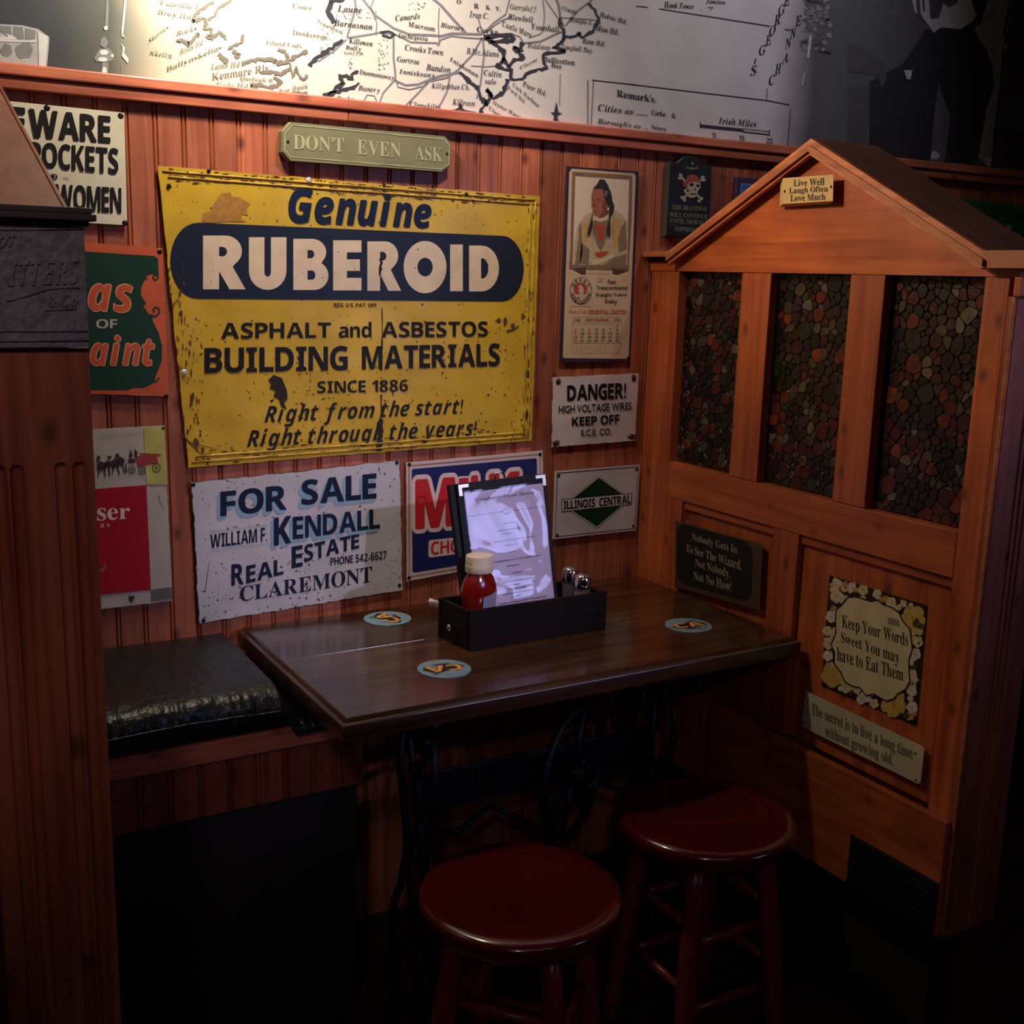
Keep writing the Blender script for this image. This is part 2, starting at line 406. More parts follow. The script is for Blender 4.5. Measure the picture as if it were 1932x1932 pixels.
def text(s, a, b, m, parent, P, T=None, st='bold', shear=0.0, out=0.0012, fat=0.0, shift=(0, 0), name='lettering', res=3, extr=0.0, top=None):
    """a = (x, top, bottom) at the left end of the ink, b = the same at the right end"""
    out = lay(P, out)
    sx, sy = shift
    q = [(a[0] + sx, a[1] + sy), (b[0] + sx, b[1] + sy), (b[0] + sx, b[2] + sy), (a[0] + sx, a[2] + sy)]
    TL, TR, BR, BL = [P(*(T(*p) if T else p), out) for p in q]
    n1 = (TR - TL).cross(BL - TL).normalized()
    if n1.dot(CAM - TL) < 0: n1 = -n1
    def cb(vs, fs):
        x0 = min(v.x for v in vs); x1 = max(v.x for v in vs); y0 = min(v.y for v in vs); y1 = max(v.y for v in vs)
        offs = [(0, 0)] if fat <= 0 else [(0, 0)] + [(fat * math.cos(k * PI / 4), fat * math.sin(k * PI / 4)) for k in range(8)]
        if fat > .05: offs = [(0, 0)] + [(fat * q * math.cos(k * PI / 8), fat * q * math.sin(k * PI / 8)) for k in range(16) for q in (.5, 1)]
        VV = []; Fc = []
        for n_, (dx, dy) in enumerate(offs):
            k0 = len(VV); lift = n1 * (.00003 * n_ if fat <= .05 else .00001 * n_)
            for v in vs:
                u = (v.x + dx - x0) / (x1 - x0); w_ = (v.y + dy - y0) / (y1 - y0)
                VV.append((BL.lerp(BR, u)).lerp(TL.lerp(TR, u), w_) + lift)
            Fc += [tuple(i + k0 for i in f) for f in fs]
        if extr:
            k0 = len(VV); e_count = {}
            for f in Fc:
                for i in range(len(f)): 
                    e = (f[i], f[(i + 1) % len(f)]); e_count[e] = 1
            VV += [v + n1 * extr for v in VV]
            side = [(i, j, j + k0, i + k0) for (i, j) in e_count if (j, i) not in e_count]
            Fc = [tuple(i + k0 for i in f) for f in Fc] + side
        mesh_obj(name, VV, Fc, m, parent)
    text_raw(s, st, shear, res, cb)

def board(name, corners, m, parent, P, T=None, th=0.003, nx=24, ny=24, wav=0.0, back=0.0, bulge=None, rough_edge=0.0, seed=1):
    """sheet with real thickness; corners TL TR BR BL in pixels; its UV runs 0..1"""
    TL, TR, BR, BL = [P(*(T(*c) if T else c), th + back) for c in corners]
    nrm = (P(966, 966, 1) - P(966, 966, 0)).normalized() if P is not PART else Vector((-1, 0, 0))
    if P is WALL: nrm = Vector((0, -1, 0))
    rnd = random.Random(seed); vs = []; uv = []
    for j in range(ny + 1):
        for i in range(nx + 1):
            u = i / nx; v = j / ny
            p = BL.lerp(BR, u).lerp(TL.lerp(TR, u), v)
            if rough_edge and (i in (0, nx) or j in (0, ny)):
                c = (TL + TR + BR + BL) / 4
                p = p + (c - p).normalized() * rnd.uniform(0, rough_edge)
            o = wav * math.sin(u * 9 + 1) * math.sin(v * 7 + 2)
            if bulge: o += bulge(u, v)
            vs.append(p + nrm * o); uv.append((u, v))
    W1 = nx + 1; n0 = len(vs)
    fs = [(j * W1 + i, j * W1 + i + 1, (j + 1) * W1 + i + 1, (j + 1) * W1 + i) for j in range(ny) for i in range(nx)]
    ring = [i for i in range(W1)] + [j * W1 + nx for j in range(1, ny + 1)] + [ny * W1 + i for i in range(nx - 1, -1, -1)] + [j * W1 for j in range(ny - 1, 0, -1)]
    for r in ring: vs.append(vs[r] - nrm * th); uv.append(uv[r])
    L = len(ring)
    for k in range(L): fs.append((ring[k], ring[(k + 1) % L], n0 + (k + 1) % L, n0 + k))
    return mesh_obj(name, vs, fs, m, parent, uvs=uv)
def slab(name, pts, m, parent, P, T=None, th=0.02, back=0.0, bev=0.0):
    """solid plaque of any outline: front face at th in front of the plane"""
    fr = [P(*(T(*p) if T else p), th + back) for p in pts]
    nrm = (P(960, 960, .01) - P(960, 960, 0)); nrm = Vector((-1, 0, 0)) if P is PART else Vector((0, -1, 0)) if P is WALL else nrm.normalized()
    n = len(fr); c = sum(fr, Vector()) / n
    rings = [[p.copy() for p in fr]]
    if bev > 0:
        rings = [[p + (c - p).normalized() * bev * 1.2 for p in fr], [p - nrm * bev for p in fr]]
    rings.append([p - nrm * th for p in fr])
    vs = [v for r in rings for v in r]; fs = [tuple(t) for t in tessellate_polygon([rings[0]])]
    for r in range(len(rings) - 1):
        for i in range(n): fs.append((r * n + i, r * n + (i + 1) % n, (r + 1) * n + (i + 1) % n, (r + 1) * n + i))
    return mesh_obj(name, vs, fs, m, parent)
def screws(pts, parent, P, T=None, r=0.004, out=0.003, m=None, name='screw'):
    for p in pts:
        c = P(*(T(*p) if T else p), out)
        nrm = Vector((-1, 0, 0)) if P is PART else Vector((0, -1, 0))
        a = nrm.orthogonal().normalized(); b = nrm.cross(a); n = 10
        vs = [c + (a * math.cos(2 * PI * k / n) + b * math.sin(2 * PI * k / n)) * r for k in range(n)]
        vs += [c + nrm * .0012 + (a * math.cos(2 * PI * k / n) + b * math.sin(2 * PI * k / n)) * r * .6 for k in range(n)]
        fs = [(k, (k + 1) % n, (k + 1) % n + n, k + n) for k in range(n)] + [tuple(range(n, 2 * n))]
        mesh_obj(name, vs, fs, m or SCREW, parent)
def root_at(P, px, T, name, label, cat, group=None):
    return thing(name, label, cat, P(*(T(*px) if T else px), 0), group)

# ================================================================== SETTING
Z_RAIL_T, Z_RAIL_M, Z_RAIL_B = 1.47 + .327, 1.47 + .306, 1.47 + .286
# back wall: slab + beadboard planks
wb = MB().box(-.6, 3.4, .012, .14, 0, 3.0).build('wall_back', mat('wall_backing', srgb(60, 34, 26), .8)); wb['kind'] = 'structure'
PW = .0515
prof = [(0, .0045), (.0022, .0005), (.0042, -.0006), (.0062, .0005), (.0078, .004), (.0098, 0), (.018, 0), (.03, 0), (.042, 0), (PW - .0008, 0), (PW, .0045)]
pv = []; pf = []
zs = [.02, .7, 1.3, Z_RAIL_B + .012]
for z in zs:
    for (x, y) in prof: pv.append((x, y, z))
npf = len(prof)
for j in range(len(zs) - 1):
    for i in range(npf - 1): pf.append((j * npf + i, j * npf + i + 1, (j + 1) * npf + i + 1, (j + 1) * npf + i))
k0 = len(pv); pv += [(0, .012, zs[0]), (PW, .012, zs[0]), (PW, .012, zs[-1]), (0, .012, zs[-1])]
pf += [(k0, k0 + 3, k0 + 2, k0 + 1)]
first = None
for k in range(-10, 54):
    x = .318 - .004 + PW * k
    if first is None:
        first = mesh_obj('plank', pv, pf, PINE, wb); first.location = (x, 0, 0)
    else:
        o = first.copy(); C.objects.link(o); o.location = (x, 0, 0)
# rails
r1 = MB().box(-.6, 3.4, -.022, .012, Z_RAIL_M + .001, Z_RAIL_T, .003).build('trim_1', PINE_X); r1['kind'] = 'structure'
r2 = MB().box(-.6, .893, -.016, .0118, Z_RAIL_B, Z_RAIL_M, .002).build('trim_2', PINE_X); r2['kind'] = 'structure'
r3 = MB().box(.894, 3.4, -.016, .0118, Z_RAIL_B, Z_RAIL_M, .002).build('trim_3', PINE_X); r3['kind'] = 'structure'
fl = MB().box(-1.5, 4.2, -4.5, .3, -.05, 0).build('floor', FLOORW); fl['kind'] = 'structure'

# ================================================================== MURAL
mm, t, b = nt('mural_paper'); N = t.nodes.new
g = N('ShaderNodeNewGeometry'); sp = N('ShaderNodeSeparateXYZ'); link(t, g.outputs['Position'], sp.inputs[0])
nz = N('ShaderNodeTexNoise'); nz.inputs['Scale'].default_value = 6; nz.inputs['Detail'].default_value = 6; link(t, g.outputs['Position'], nz.inputs['Vector'])
ad = N('ShaderNodeMath'); ad.operation = 'MULTIPLY_ADD'; link(t, nz.outputs[0], ad.inputs[0]); ad.inputs[1].default_value = .06; link(t, sp.outputs[0], ad.inputs[2])
mr = N('ShaderNodeMapRange'); mr.inputs[1].default_value = 0.0; mr.inputs[2].default_value = 3.2; link(t, ad.outputs[0], mr.inputs[0])
cr = N('ShaderNodeValToRGB'); E_ = cr.color_ramp.elements
def stop(p, c):
    e = E_.new(p / 3.2); e.color = (*c, 1)
E_[0].color = (*srgb(58, 60, 74), 1); E_[1].color = (*srgb(58, 52, 54), 1)
stop(.40, srgb(56, 58, 68)); stop(.49, srgb(84, 86, 80)); stop(.58, srgb(215, 206, 186)); stop(.72, srgb(226, 218, 206)); stop(2.02, srgb(205, 198, 206))
stop(2.10, srgb(150, 144, 152)); stop(2.16, srgb(86, 84, 88)); stop(2.22, srgb(84, 88, 94)); stop(2.6, srgb(76, 74, 78))
link(t, mr.outputs[0], cr.inputs[0])
n2 = N('ShaderNodeTexNoise'); n2.inputs['Scale'].default_value = 9; n2.inputs['Detail'].default_value = 7; link(t, g.outputs['Position'], n2.inputs['Vector'])
m2 = N('ShaderNodeMapRange'); m2.inputs[1].default_value = .3; m2.inputs[2].default_value = .7; m2.inputs[3].default_value = .88; m2.inputs[4].default_value = 1.06; link(t, n2.outputs[0], m2.inputs[0])
vm = N('ShaderNodeVectorMath'); vm.operation = 'SCALE'; link(t, cr.outputs[0], vm.inputs[0]); link(t, m2.outputs[0], vm.inputs['Scale'])
link(t, vm.outputs[0], b.inputs['Base Color']); b.inputs['Roughness'].default_value = .62
mural = thing('wall_mural', 'large printed mural of an old coast map and dark photographs above the wood rail', 'mural', (1.3, 0, Z_RAIL_T))
MB().box(-.6, 3.4, .002, .0118, Z_RAIL_T - .01, 2.98).build('printed_sheet', mm, mural)
MUR = on('wall', .002)
INKM = mat('map_ink', srgb(70, 68, 84), .6)
INKG = mat('map_ink_grey', srgb(128, 124, 136), .6)
INKD = mat('map_ink_dark', srgb(48, 48, 62), .6)
A = crop(600, 0, 3.019); Cc = crop(250, 0, 5.855); D = crop(1200, 0, 2.639); Ee = crop(1380, 0, 6.232); Ff = crop(1600, 0, 5.819); G = crop(0, 0, 5.855)
# roads
ribbons('road_line', [
    ([(200, -60), (215, 40), (165, 210)], 8), ([(250, -10), (330, 90), (430, 160), (520, 195), (650, 200), (700, 205), (760, 190), (935, 195)], 9),
    ([(165, 215), (300, 195), (360, 182), (450, 200), (530, 240), (680, 245)], 7), ([(640, -20), (700, 30), (770, 110), (840, 185)], 10),
    ([(680, 260), (700, 225), (760, 205), (850, 215), (935, 220)], 6), ([(690, 45), (685, 130), (690, 260)], 3.5),
    ([(430, 190), (430, 330), (440, 420), (440, 460)], 7), ([(440, 460), (500, 485), (570, 480), (630, 455), (700, 430), (810, 412)], 8),
    ([(445, 455), (455, 495), (520, 510), (600, 490), (632, 458)], 5), ([(640, 455), (560, 540), (480, 620)], 6),
    ([(440, 450), (370, 530), (345, 600)], 6), ([(345, 600), (320, 545), (280, 540), (250, 590), (150, 585)], 5),
    ([(935, 215), (880, 310), (800, 395), (740, 440), (640, 462)], 7), ([(940, 215), (945, 320), (925, 480), (905, 560)], 7),
    ([(750, 440), (735, 520), (700, 590), (650, 640)], 6), ([(870, 375), (960, 380), (1040, 372)], 4),
    ([(935, 195), (1000, 130), (1070, 80), (1090, 0)], 6), ([(940, 190), (1040, 120), (1100, 95)], 6), ([(910, 95), (935, 190)], 5),
    ([(990, 195), (1100, 190), (1150, 210), (1175, 255)], 6), ([(1175, 245), (1270, 235), (1340, 200), (1400, 175)], 7),
    ([(1200, 215), (1260, 195), (1280, 180), (1290, 90), (1280, 0)], 4), ([(1400, 170), (1380, 100), (1370, 30), (1350, -20)], 8),
    ([(1380, 100), (1480, 105), (1590, 115)], 4), ([(1410, 145), (1480, 60), (1560, 0)], 6), ([(1295, 0), (1350, 80), (1400, 150)], 4),
    ([(1380, 420), (1375, 600)], 3), ([(330, 200), (335, 130), (300, 40), (320, -10)], 4), ([(0, 350), (90, 290), (160, 225)], 6),
], INKG, mural, MUR, A, out=.0009)
ribbons('coast_line', [
    ([(940, 210), (1020, 205), (1100, 200), (1110, 235), (1060, 230), (970, 240)], 16, 4, 3),
    ([(960, 205), (1010, 255), (1060, 290), (1060, 340), (1090, 380), (1120, 340), (1180, 330), (1140, 300), (1110, 260), (1160, 290), (1165, 240)], 14, 6, 4),
    ([(1060, 330), (1040, 365), (1010, 375), (1080, 400), (1105, 395), (1100, 450), (1165, 450), (1180, 425), (1260, 395), (1305, 390), (1280, 350), (1285, 310), (1340, 300), (1410, 292)], 11, 4, 4),
    ([(1410, 292), (1340, 270), (1390, 240), (1400, 210), (1470, 205), (1490, 180), (1500, 215), (1560, 180), (1600, 110), (1580, 60), (1540, 20)], 11, 5, 4),
    ([(1400, 210), (1400, 170), (1375, 140), (1380, 100)], 9, 3, 3),
    ([(810, 412), (860, 460), (905, 500), (930, 560), (960, 590), (985, 545), (960, 505), (1000, 560), (1060, 520), (1080, 450)], 15, 4, 4),
    ([(960, 590), (930, 620), (920, 680)], 13, 4, 3), ([(740, 635), (800, 625), (810, 590), (820, 625), (900, 645)], 9, 4, 4),
    ([(60, 560), (100, 500), (150, 480), (120, 430), (190, 440), (220, 400)], 16, 7, 4), ([(30, 540), (120, 520), (200, 500), (230, 470)], 12, 6, 4),
    ([(-50, 370), (20, 310), (80, 270), (140, 225)], 16, 6, 4), ([(75, 0), (60, 60), (90, 130)], 20, 6, 3), ([(70, 10), (150, -5)], 16, 6, 3),
    ([(355, 185), (400, 180), (440, 195), (410, 215), (365, 200)], 7, 2, 2),
], INKD, mural, MUR, A, out=.0013)
ribbons('coast_line', [
    ([(670, 240), (680, 180), (740, 120), (850, 40), (900, 20)], 22, 6, 4), ([(840, 215), (900, 180), (950, 90), (1060, 20), (1130, -30)], 18, 5, 4),
    ([(670, 240), (740, 210), (790, 200), (820, 260), (780, 310), (880, 320), (870, 380), (820, 400), (870, 430), (960, 360), (1010, 390), (1030, 440)], 24, 7, 4),
    ([(500, 450), (560, 440), (620, 490), (700, 400), (740, 370)], 28, 9, 4), ([(1060, 540), (1120, 500), (1210, 470), (1220, 380)], 20, 6, 3),
    ([(950, 600), (1000, 640), (1050, 690)], 34, 10, 3), ([(1100, 560), (1180, 600), (1130, 630)], 30, 8, 3),
    ([(1210, 700), (1280, 680), (1400, 650), (1540, 660), (1600, 700), (1720, 680), (1800, 620), (1932, 560)], 30, 10, 5),
    ([(1420, 800), (1520, 790), (1640, 820), (1740, 760)], 26, 8, 4), ([(1600, 550), (1680, 560), (1720, 640)], 24, 8, 3),
    ([(1300, 940), (1400, 930), (1500, 965), (1590, 950), (1650, 900), (1560, 850)], 26, 8, 4), ([(1300, 950), (1400, 1015)], 26, 6, 3),
    ([(1640, 1040), (1760, 1050), (1932, 1020)], 34, 10, 4), ([(1800, 730), (1850, 860), (1900, 880), (1932, 830)], 18, 6, 4), ([(1740, 700), (1770, 860), (1800, 760)], 14, 4, 3),
], mat('map_ink_brown', srgb(118, 110, 100), .6), mural, MUR, Cc, out=.0013)
hatch = []
for (x0, y0, x1, y1, n) in ((90, 60, 330, 110, 30), (10, 130, 90, 330, 24), (340, 200, 400, 400, 34), (500, 10, 640, 60, 16), (170, 320, 200, 400, 10)):
    for _ in range(n):
        x = random.uniform(x0, x1); y = random.uniform(y0, y1); hatch.append(([(x, y), (x + random.uniform(4, 9), y + random.uniform(-4, 6))], 5))
ribbons('hill_mark', hatch, INKG, mural, MUR, A, out=.001)
ribbons('border_line', [([(115, 43), (668, 130)], 5), ([(740, 145), (770, 150)], 5), ([(-240, 395), (-240, 660)], 4), ([(-40, 418), (655, 500), (765, 522)], 4.5), ([(-220, 398), (0, 422)], 4.5),
                        ([(655, 440), (650, 500)], 3), ([(770, 540), (755, 730)], 3.5), ([(0, 30), (60, 36)], 4)], INKM, mural, MUR, D, out=.0012)
# remarks box left edge (in crop A) and scale bar
ribbons('border_line', [([(1570, 452), (1555, 725)], 4)], INKM, mural, MUR, A, out=.0012)
ribbons('scale_bar', [([(320, 626), (535, 648)], 14), ([(320, 606), (322, 640)], 4), ([(666, 645), (664, 676)], 4), ([(535, 640), (666, 655)], 3), ([(530, 655), (664, 670)], 5)], INKD, mural, MUR, D, out=.0013)
# fleur
join_polys('compass_mark', [[(1357, 580), (1345, 640), (1325, 640), (1345, 660), (1340, 690), (1355, 705), (1370, 690), (1362, 660), (1390, 645), (1370, 640)]], INKD, mural, MUR, A, out=.0013)
# names: text, left (x, top, bottom), right, style
for s, a, b2, st in [
    ('Canards', (440, 85, 120), (580, 72, 105), 'sbi'), ('Macroom', (512, 120, 150), (665, 150, 180), 'sbi'), ('Blarney', (697, 125, 160), (830, 148, 185), 'sbi'),
    ('Inchegeela', (455, 185, 220), (625, 205, 240), 'sbi'), ('Crooks Town', (495, 250, 285), (712, 280, 315), 'sbi'), ('Gortroe', (450, 318, 350), (577, 335, 368), 'sbi'),
    ('Bandon', (615, 362, 398), (755, 378, 414), 'sbi'), ('Inniskeany', (462, 390, 425), (665, 415, 450), 'sbi'), ('Dunmanaway', (235, 393, 428), (432, 428, 462), 'sbi'),
    ('Killgobban Ch.', (645, 472, 508), (862, 480, 520), 'sbi'), ('Bantry', (228, 484, 520), (352, 500, 536), 'sbi'), ('Clonekilty', (522, 575, 612), (700, 595, 640), 'sbi'),
    ('Killroon', (765, 560, 595), (893, 572, 605), 'sbi'), ('Rusky', (105, 545, 580), (205, 550, 585), 'sbi'), ('Cultin', (945, 395, 428), (1045, 405, 440), 'sbi'), ('sale', (950, 445, 475), (1015, 450, 480), 'sbi'),
    ('B.Mc.Adams', (845, 270, 305), (1030, 290, 325), 'sbi'), ('Corke', (905, 150, 182), (1025, 165, 198), 'serif'), ('Iren C.', (862, 60, 98), (970, 75, 108), 'sbi'),
    ('Garryduff', (1095, 20, 60), (1245, 35, 75), 'sbi'), ('Blewbell', (1080, 75, 110), (1225, 95, 128), 'sbi'), ('Castle Mare', (1050, 115, 150), (1215, 180, 215), 'sbi'),
    ('Younhall', (1215, 130, 165), (1375, 150, 185), 'sbi'), ('Middleton', (1190, 240, 272), (1320, 255, 285), 'sbi'), ('Cloyne', (1150, 375, 400), (1250, 325, 350), 'sbi'),
    ('Ballicotton', (1285, 320, 350), (1462, 340, 372), 'serif'), ('Bay', (1328, 355, 390), (1390, 365, 398), 'serif'), ('Youghall Bay', (1388, 248, 285), (1562, 272, 310), 'sbi'),
    ('Ram Hd.', (1505, 212, 245), (1635, 235, 265), 'sbi'), ('Mine Hd.', (1582, 140, 175), (1712, 165, 200), 'sbi'), ('Helvic Hd.', (1605, 65, 95), (1760, 110, 140), 'sbi'),
    ('Poor Hd.', (1165, 455, 490), (1300, 520, 550), 'sbi'), ('Cork Harbour', (1110, 465, 492), (1260, 590, 618), 'sbi'), ('Ford Hd.', (1080, 480, 505), (1180, 570, 595), 'sbi'),
    ('Oyster Haven', (998, 570, 598), (1160, 660, 690), 'sbi'), ('Charles Ft.', (975, 600, 625), (1100, 690, 715), 'sbi'), ('Inishonan', (750, 318, 345), (912, 415, 445), 'sbi'),
    ('Killowen', (175, 210, 245), (310, 232, 265), 'sbi'), ('Barnasnan', (90, 110, 145), (308, 135, 170), 'sbi'), ('Laune', (110, 28, 65), (250, 38, 75), 'sbi'), ('Bally', (155, 255, 285), (245, 262, 298), 'sbi'),
    ('Griffin', (150, 290, 315), (255, 290, 318), 'sbi'), ('O', (790, -5, 20), (815, -2, 23), 'serif'), ('R', (888, 18, 45), (915, 22, 50), 'serif'), ('K', (955, 28, 52), (980, 30, 56), 'serif'), ('Y,', (1010, 35, 62), (1040, 38, 66), 'serif'),
    ('Clough', (1388, 30, 62), (1470, 55, 88), 'sbi'), ('Hedghs I.', (1430, 95, 128), (1562, 118, 150), 'sbi'),
    ("Remark's.", (1702, 508, 550), (1925, 545, 585), 'serif'), ('Cities as ........', (1595, 590, 632), (1880, 630, 660), 'sbi'), ("Borough's as ....", (1592, 672, 712), (1880, 712, 745), 'sbi'),
]: text(s, a, b2, INKD, mural, MUR, A, st, out=.0016, name='place_name', res=2)
for s, a, b2, st in [
    ('Valentia I.', (310, 0, 50), (750, 45, 100), 'sbi'), ('Bray Hd.', (275, 100, 165), (670, 165, 225), 'sbi'), ('Skerries', (180, 430, 480), (400, 260, 310), 'sbi'), ('Rocks', (480, 345, 395), (715, 275, 325), 'sbi'),
    ('Bolus Hd.', (520, 545, 605), (790, 420, 480), 'sbi'), ('Ballynskeligs', (375, 740, 810), (985, 490, 545), 'serif'), ('Skelig', (190, 560, 615), (440, 580, 650), 'sbi'),
    ('Lamb Hd.', (865, 700, 765), (1200, 675, 735), 'sbi'), ('Kenmare Riv.', (875, 810, 885), (1530, 700, 780), 'serif'), ('Quolagh B.', (1190, 835, 890), (1560, 870, 925), 'sbi'),
    ('Cods Hd.', (925, 900, 970), (1290, 925, 990), 'sbi'), ('Bear Haven', (1610, 985, 1045), (1932, 915, 975), 'sbi'), ('Dunkerron', (1760, 320, 375), (2150, 380, 440), 'sbi'), ('Conce', (1765, 30, 85), (1980, 60, 115), 'sbi'),
    ('Island Cods', (1470, 440, 485), (1870, 480, 530), 'sit'), ('Needen', (2030, 200, 250), (2320, 330, 380), 'sbi'),
]: text(s, a, b2, MATS['map_ink_brown'], mural, MUR, Cc, st, out=.0016, name='place_name', res=2)
for s, a, b2, st in [
    ('Corke', (78, 545, 572), (148, 555, 580), 'serif'), ('&', (178, 562, 585), (198, 565, 590), 'serif'), ('Newry', (78, 622, 648), (152, 632, 660), 'serif'), ('Irish Miles', (412, 583, 615), (600, 600, 632), 'script'),
    ('5', (380, 660, 685), (398, 662, 686), 'sbi'), ('15', (515, 672, 698), (540, 676, 700), 'sbi'), ('25', (650, 685, 712), (680, 690, 716), 'sbi'), ('Hook Tower', (140, 5, 38), (290, 18, 45), 'sbi'), ('.  7', (322, 32, 50), (385, 35, 55), 'serif'), ('Junction', (350, -8, 18), (445, 0, 25), 'sbi'),
]: text(s, a, b2, INKD, mural, MUR, D, st, out=.0016, name='place_name', res=2)
# slanted sea names, letter by letter
for word, pts in (('St GEORGE', [(262, 830), (285, 715), None, (365, 590), (437, 475), (485, 360), (540, 235), (592, 115), (655, 10)]),
                  ('CHANNE', [(480, 940), (552, 810), (630, 680), (672, 510), (728, 390), (790, 245)])):
    for ch, p in zip(word, pts):
        if p is None: continue
        x, y = p; h = 70 if ch != 't' else 36; wd = 38 if ch != 't' else 18
        text(ch, (x - wd, y - h * .75, y + h * .95), (x + wd, y - h, y + h * .6), INKD, mural, MUR, Ee, 'sit', out=.0016, name='place_name', res=2)
# dark photographs at both ends of the mural
GR = [mat('print_grey_%s' % n, srgb(v, v, v + 6), .62, var=.15, vscale=30) for n, v in (('black', 40), ('dark', 74), ('low', 88), ('mid', 128), ('high', 176), ('white', 212))]
def P5(x): return [x]
join_polys('printed_glass', [[(0, 265), (250, 280), (420, 320), (545, 410), (535, 560), (515, 765), (0, 715)]], GR[4], mural, MUR, G, out=.0008)
join_polys('printed_glass', [[(0, 285), (120, 290), (130, 400), (60, 380), (0, 350)], [(150, 290), (250, 300), (270, 430), (150, 440)], [(280, 310), (400, 340), (385, 430), (280, 435)], blob(270, 560, 95, 90, 4, .15), blob(70, 560, 60, 70, 5, .15)], GR[3], mural, MUR, G, out=.0012)
join_polys('printed_glass', [[(0, 430), (300, 450), (400, 440), (400, 470), (0, 460)], [(420, 350), (530, 400), (500, 740), (430, 740)], [(0, 400), (90, 405), (60, 370), (150, 400), (200, 440), (0, 430)]], GR[5], mural, MUR, G, out=.0016)
join_polys('printed_bottle', [[(1175, -20), (1200, -20), (1195, 300), (1160, 300)], [(1040, 640), (1100, 540), (1200, 530), (1260, 600), (1250, 660), (1190, 690), (1060, 680)], [(1130, 690), (1200, 680), (1190, 835), (1115, 830)], blob(1150, 470, 45, 60, 9, .2), [(1340, 700), (1350, 850), (1330, 850)]], GR[3], mural, MUR, G, out=.0010)
join_polys('printed_bottle', [[(1375, -20), (1400, -20), (1360, 380), (1385, 420), (1345, 400), (1340, 340)], [(1340, 480), (1380, 530), (1370, 580), (1420, 650), (1410, 700), (1345, 620), (1355, 540)], ell(1170, 310, 22, 24), ell(1150, 578, 48, 30), ell(1135, 655, 52, 24), ell(1155, 790, 25, 50), ell(1240, 615, 16, 18)], GR[5], mural, MUR, G, out=.0014)
# right: barman figure
join_polys('printed_figure', [[(700, -20), (890, -20), (905, 210), (1000, 200), (1060, -20), (1350, -20), (1405, 160), (1370, 230), (1240, 320), (1020, 300), (940, 360), (850, 230), (735, 130)]], GR[4], mural, MUR, Ff, out=.0009)
join_polys('printed_figure', [[(745, -20), (785, -20), (800, 150), (850, 240), (760, 160)], [(812, -20), (838, -20), (845, 130), (820, 120)], [(885, -20), (1000, -20), (960, 80), (950, 210), (915, 200)], [(1050, 40), (1110, 80), (1200, 30), (1200, -20), (1040, -20)]], GR[1], mural, MUR, Ff, out=.0013)
join_polys('printed_figure', [[(1350, -20), (1540, -20), (1500, 180), (1400, 290), (1370, 235), (1405, 160)], [(850, 330), (1380, 290), (1500, 520), (1590, 760), (1595, 960), (1530, 1150), (1400, 1800), (1070, 1780), (1130, 1270), (995, 920), (960, 1200), (900, 1770), (230, 1690), (240, 900), (600, 700)]], GR[0], mural, MUR, Ff, out=.0006)
join_polys('printed_figure', [[(1545, -20), (1775, -20), (1700, 350), (1725, 450), (1690, 560), (1670, 900), (1600, 1450), (1570, 1840), (1430, 1740), (1520, 1200), (1600, 960), (1590, 760), (1520, 550), (1430, 420), (1390, 300), (1450, 270)]], mat('print_apron', srgb(140, 132, 142), .62, var=.3, vscale=40), mural, MUR, Ff, out=.0010)
join_polys('printed_figure', [[(995, 920), (1060, 1130), (1125, 1270), (1060, 1780), (900, 1770), (960, 1150)]], GR[2], mural, MUR, Ff, out=.0011)
join_polys('printed_figure', [[(1700, 1060), (1800, 960), (1932, 1120), (1932, 1460), (1680, 1430)], [(0, 960), (240, 960), (180, 1600), (0, 1560)], [(0, 480), (160, 520), (400, 700), (420, 880), (370, 970), (330, 830), (160, 800), (0, 800)]], GR[1], mural, MUR, Ff, out=.0008)
join_polys('printed_figure', [[(615, 770), (708, 770), (685, 870), (645, 870)], ell(1735, 515, 18, 20), blob(960, 1710, 50, 40, 3, .4), blob(1540, 1770, 40, 60, 8, .4)], GR[4], mural, MUR, Ff, out=.0016)
rr = random.Random(3)
join_polys('printed_foliage', [blob(1500 / 1 + 0, 0, 1, 1)] if False else [blob(850 + rr.uniform(0, 300), rr.uniform(-20, 620), rr.uniform(30, 80), rr.uniform(20, 60), k, .5) for k in range(26)], GR[2], mural, MUR, Ee, out=.0007)
join_polys('printed_foliage', [blob(860 + rr.uniform(0, 320), rr.uniform(-20, 600), rr.uniform(14, 40), rr.uniform(12, 36), k + 50, .5) for k in range(26)], GR[3], mural, MUR, Ee, out=.0010)
join_polys('printed_foliage', [[(915, 420), (950, 420), (915, 680), (885, 680)], [(855, 850), (870, 850), (835, 1010), (820, 1010)]], GR[4], mural, MUR, Ee, out=.0013)

# ================================================================== SIGNS ON THE BACK WALL
B5 = crop(280, 300, 2.542)      # yellow sign
B7 = crop(340, 840, 2.683)      # for sale / milk
BW = crop(0, 0, 5.855); BW2 = crop(0, 180, 3.578)
L8 = crop(0, 700, 3.22)
QA = crop(1030, 680, 5.085)     # danger / illinois
CA1 = crop(1050, 310, 10.17); CA2 = crop(1050, 500, 10.17)
PI_ = crop(1240, 280, 8.4)
DE = crop(500, 200, 5.084)
WHITE_E = enamel('enamel_white', srgb(222, 214, 206), .25, .012, 0, .22)

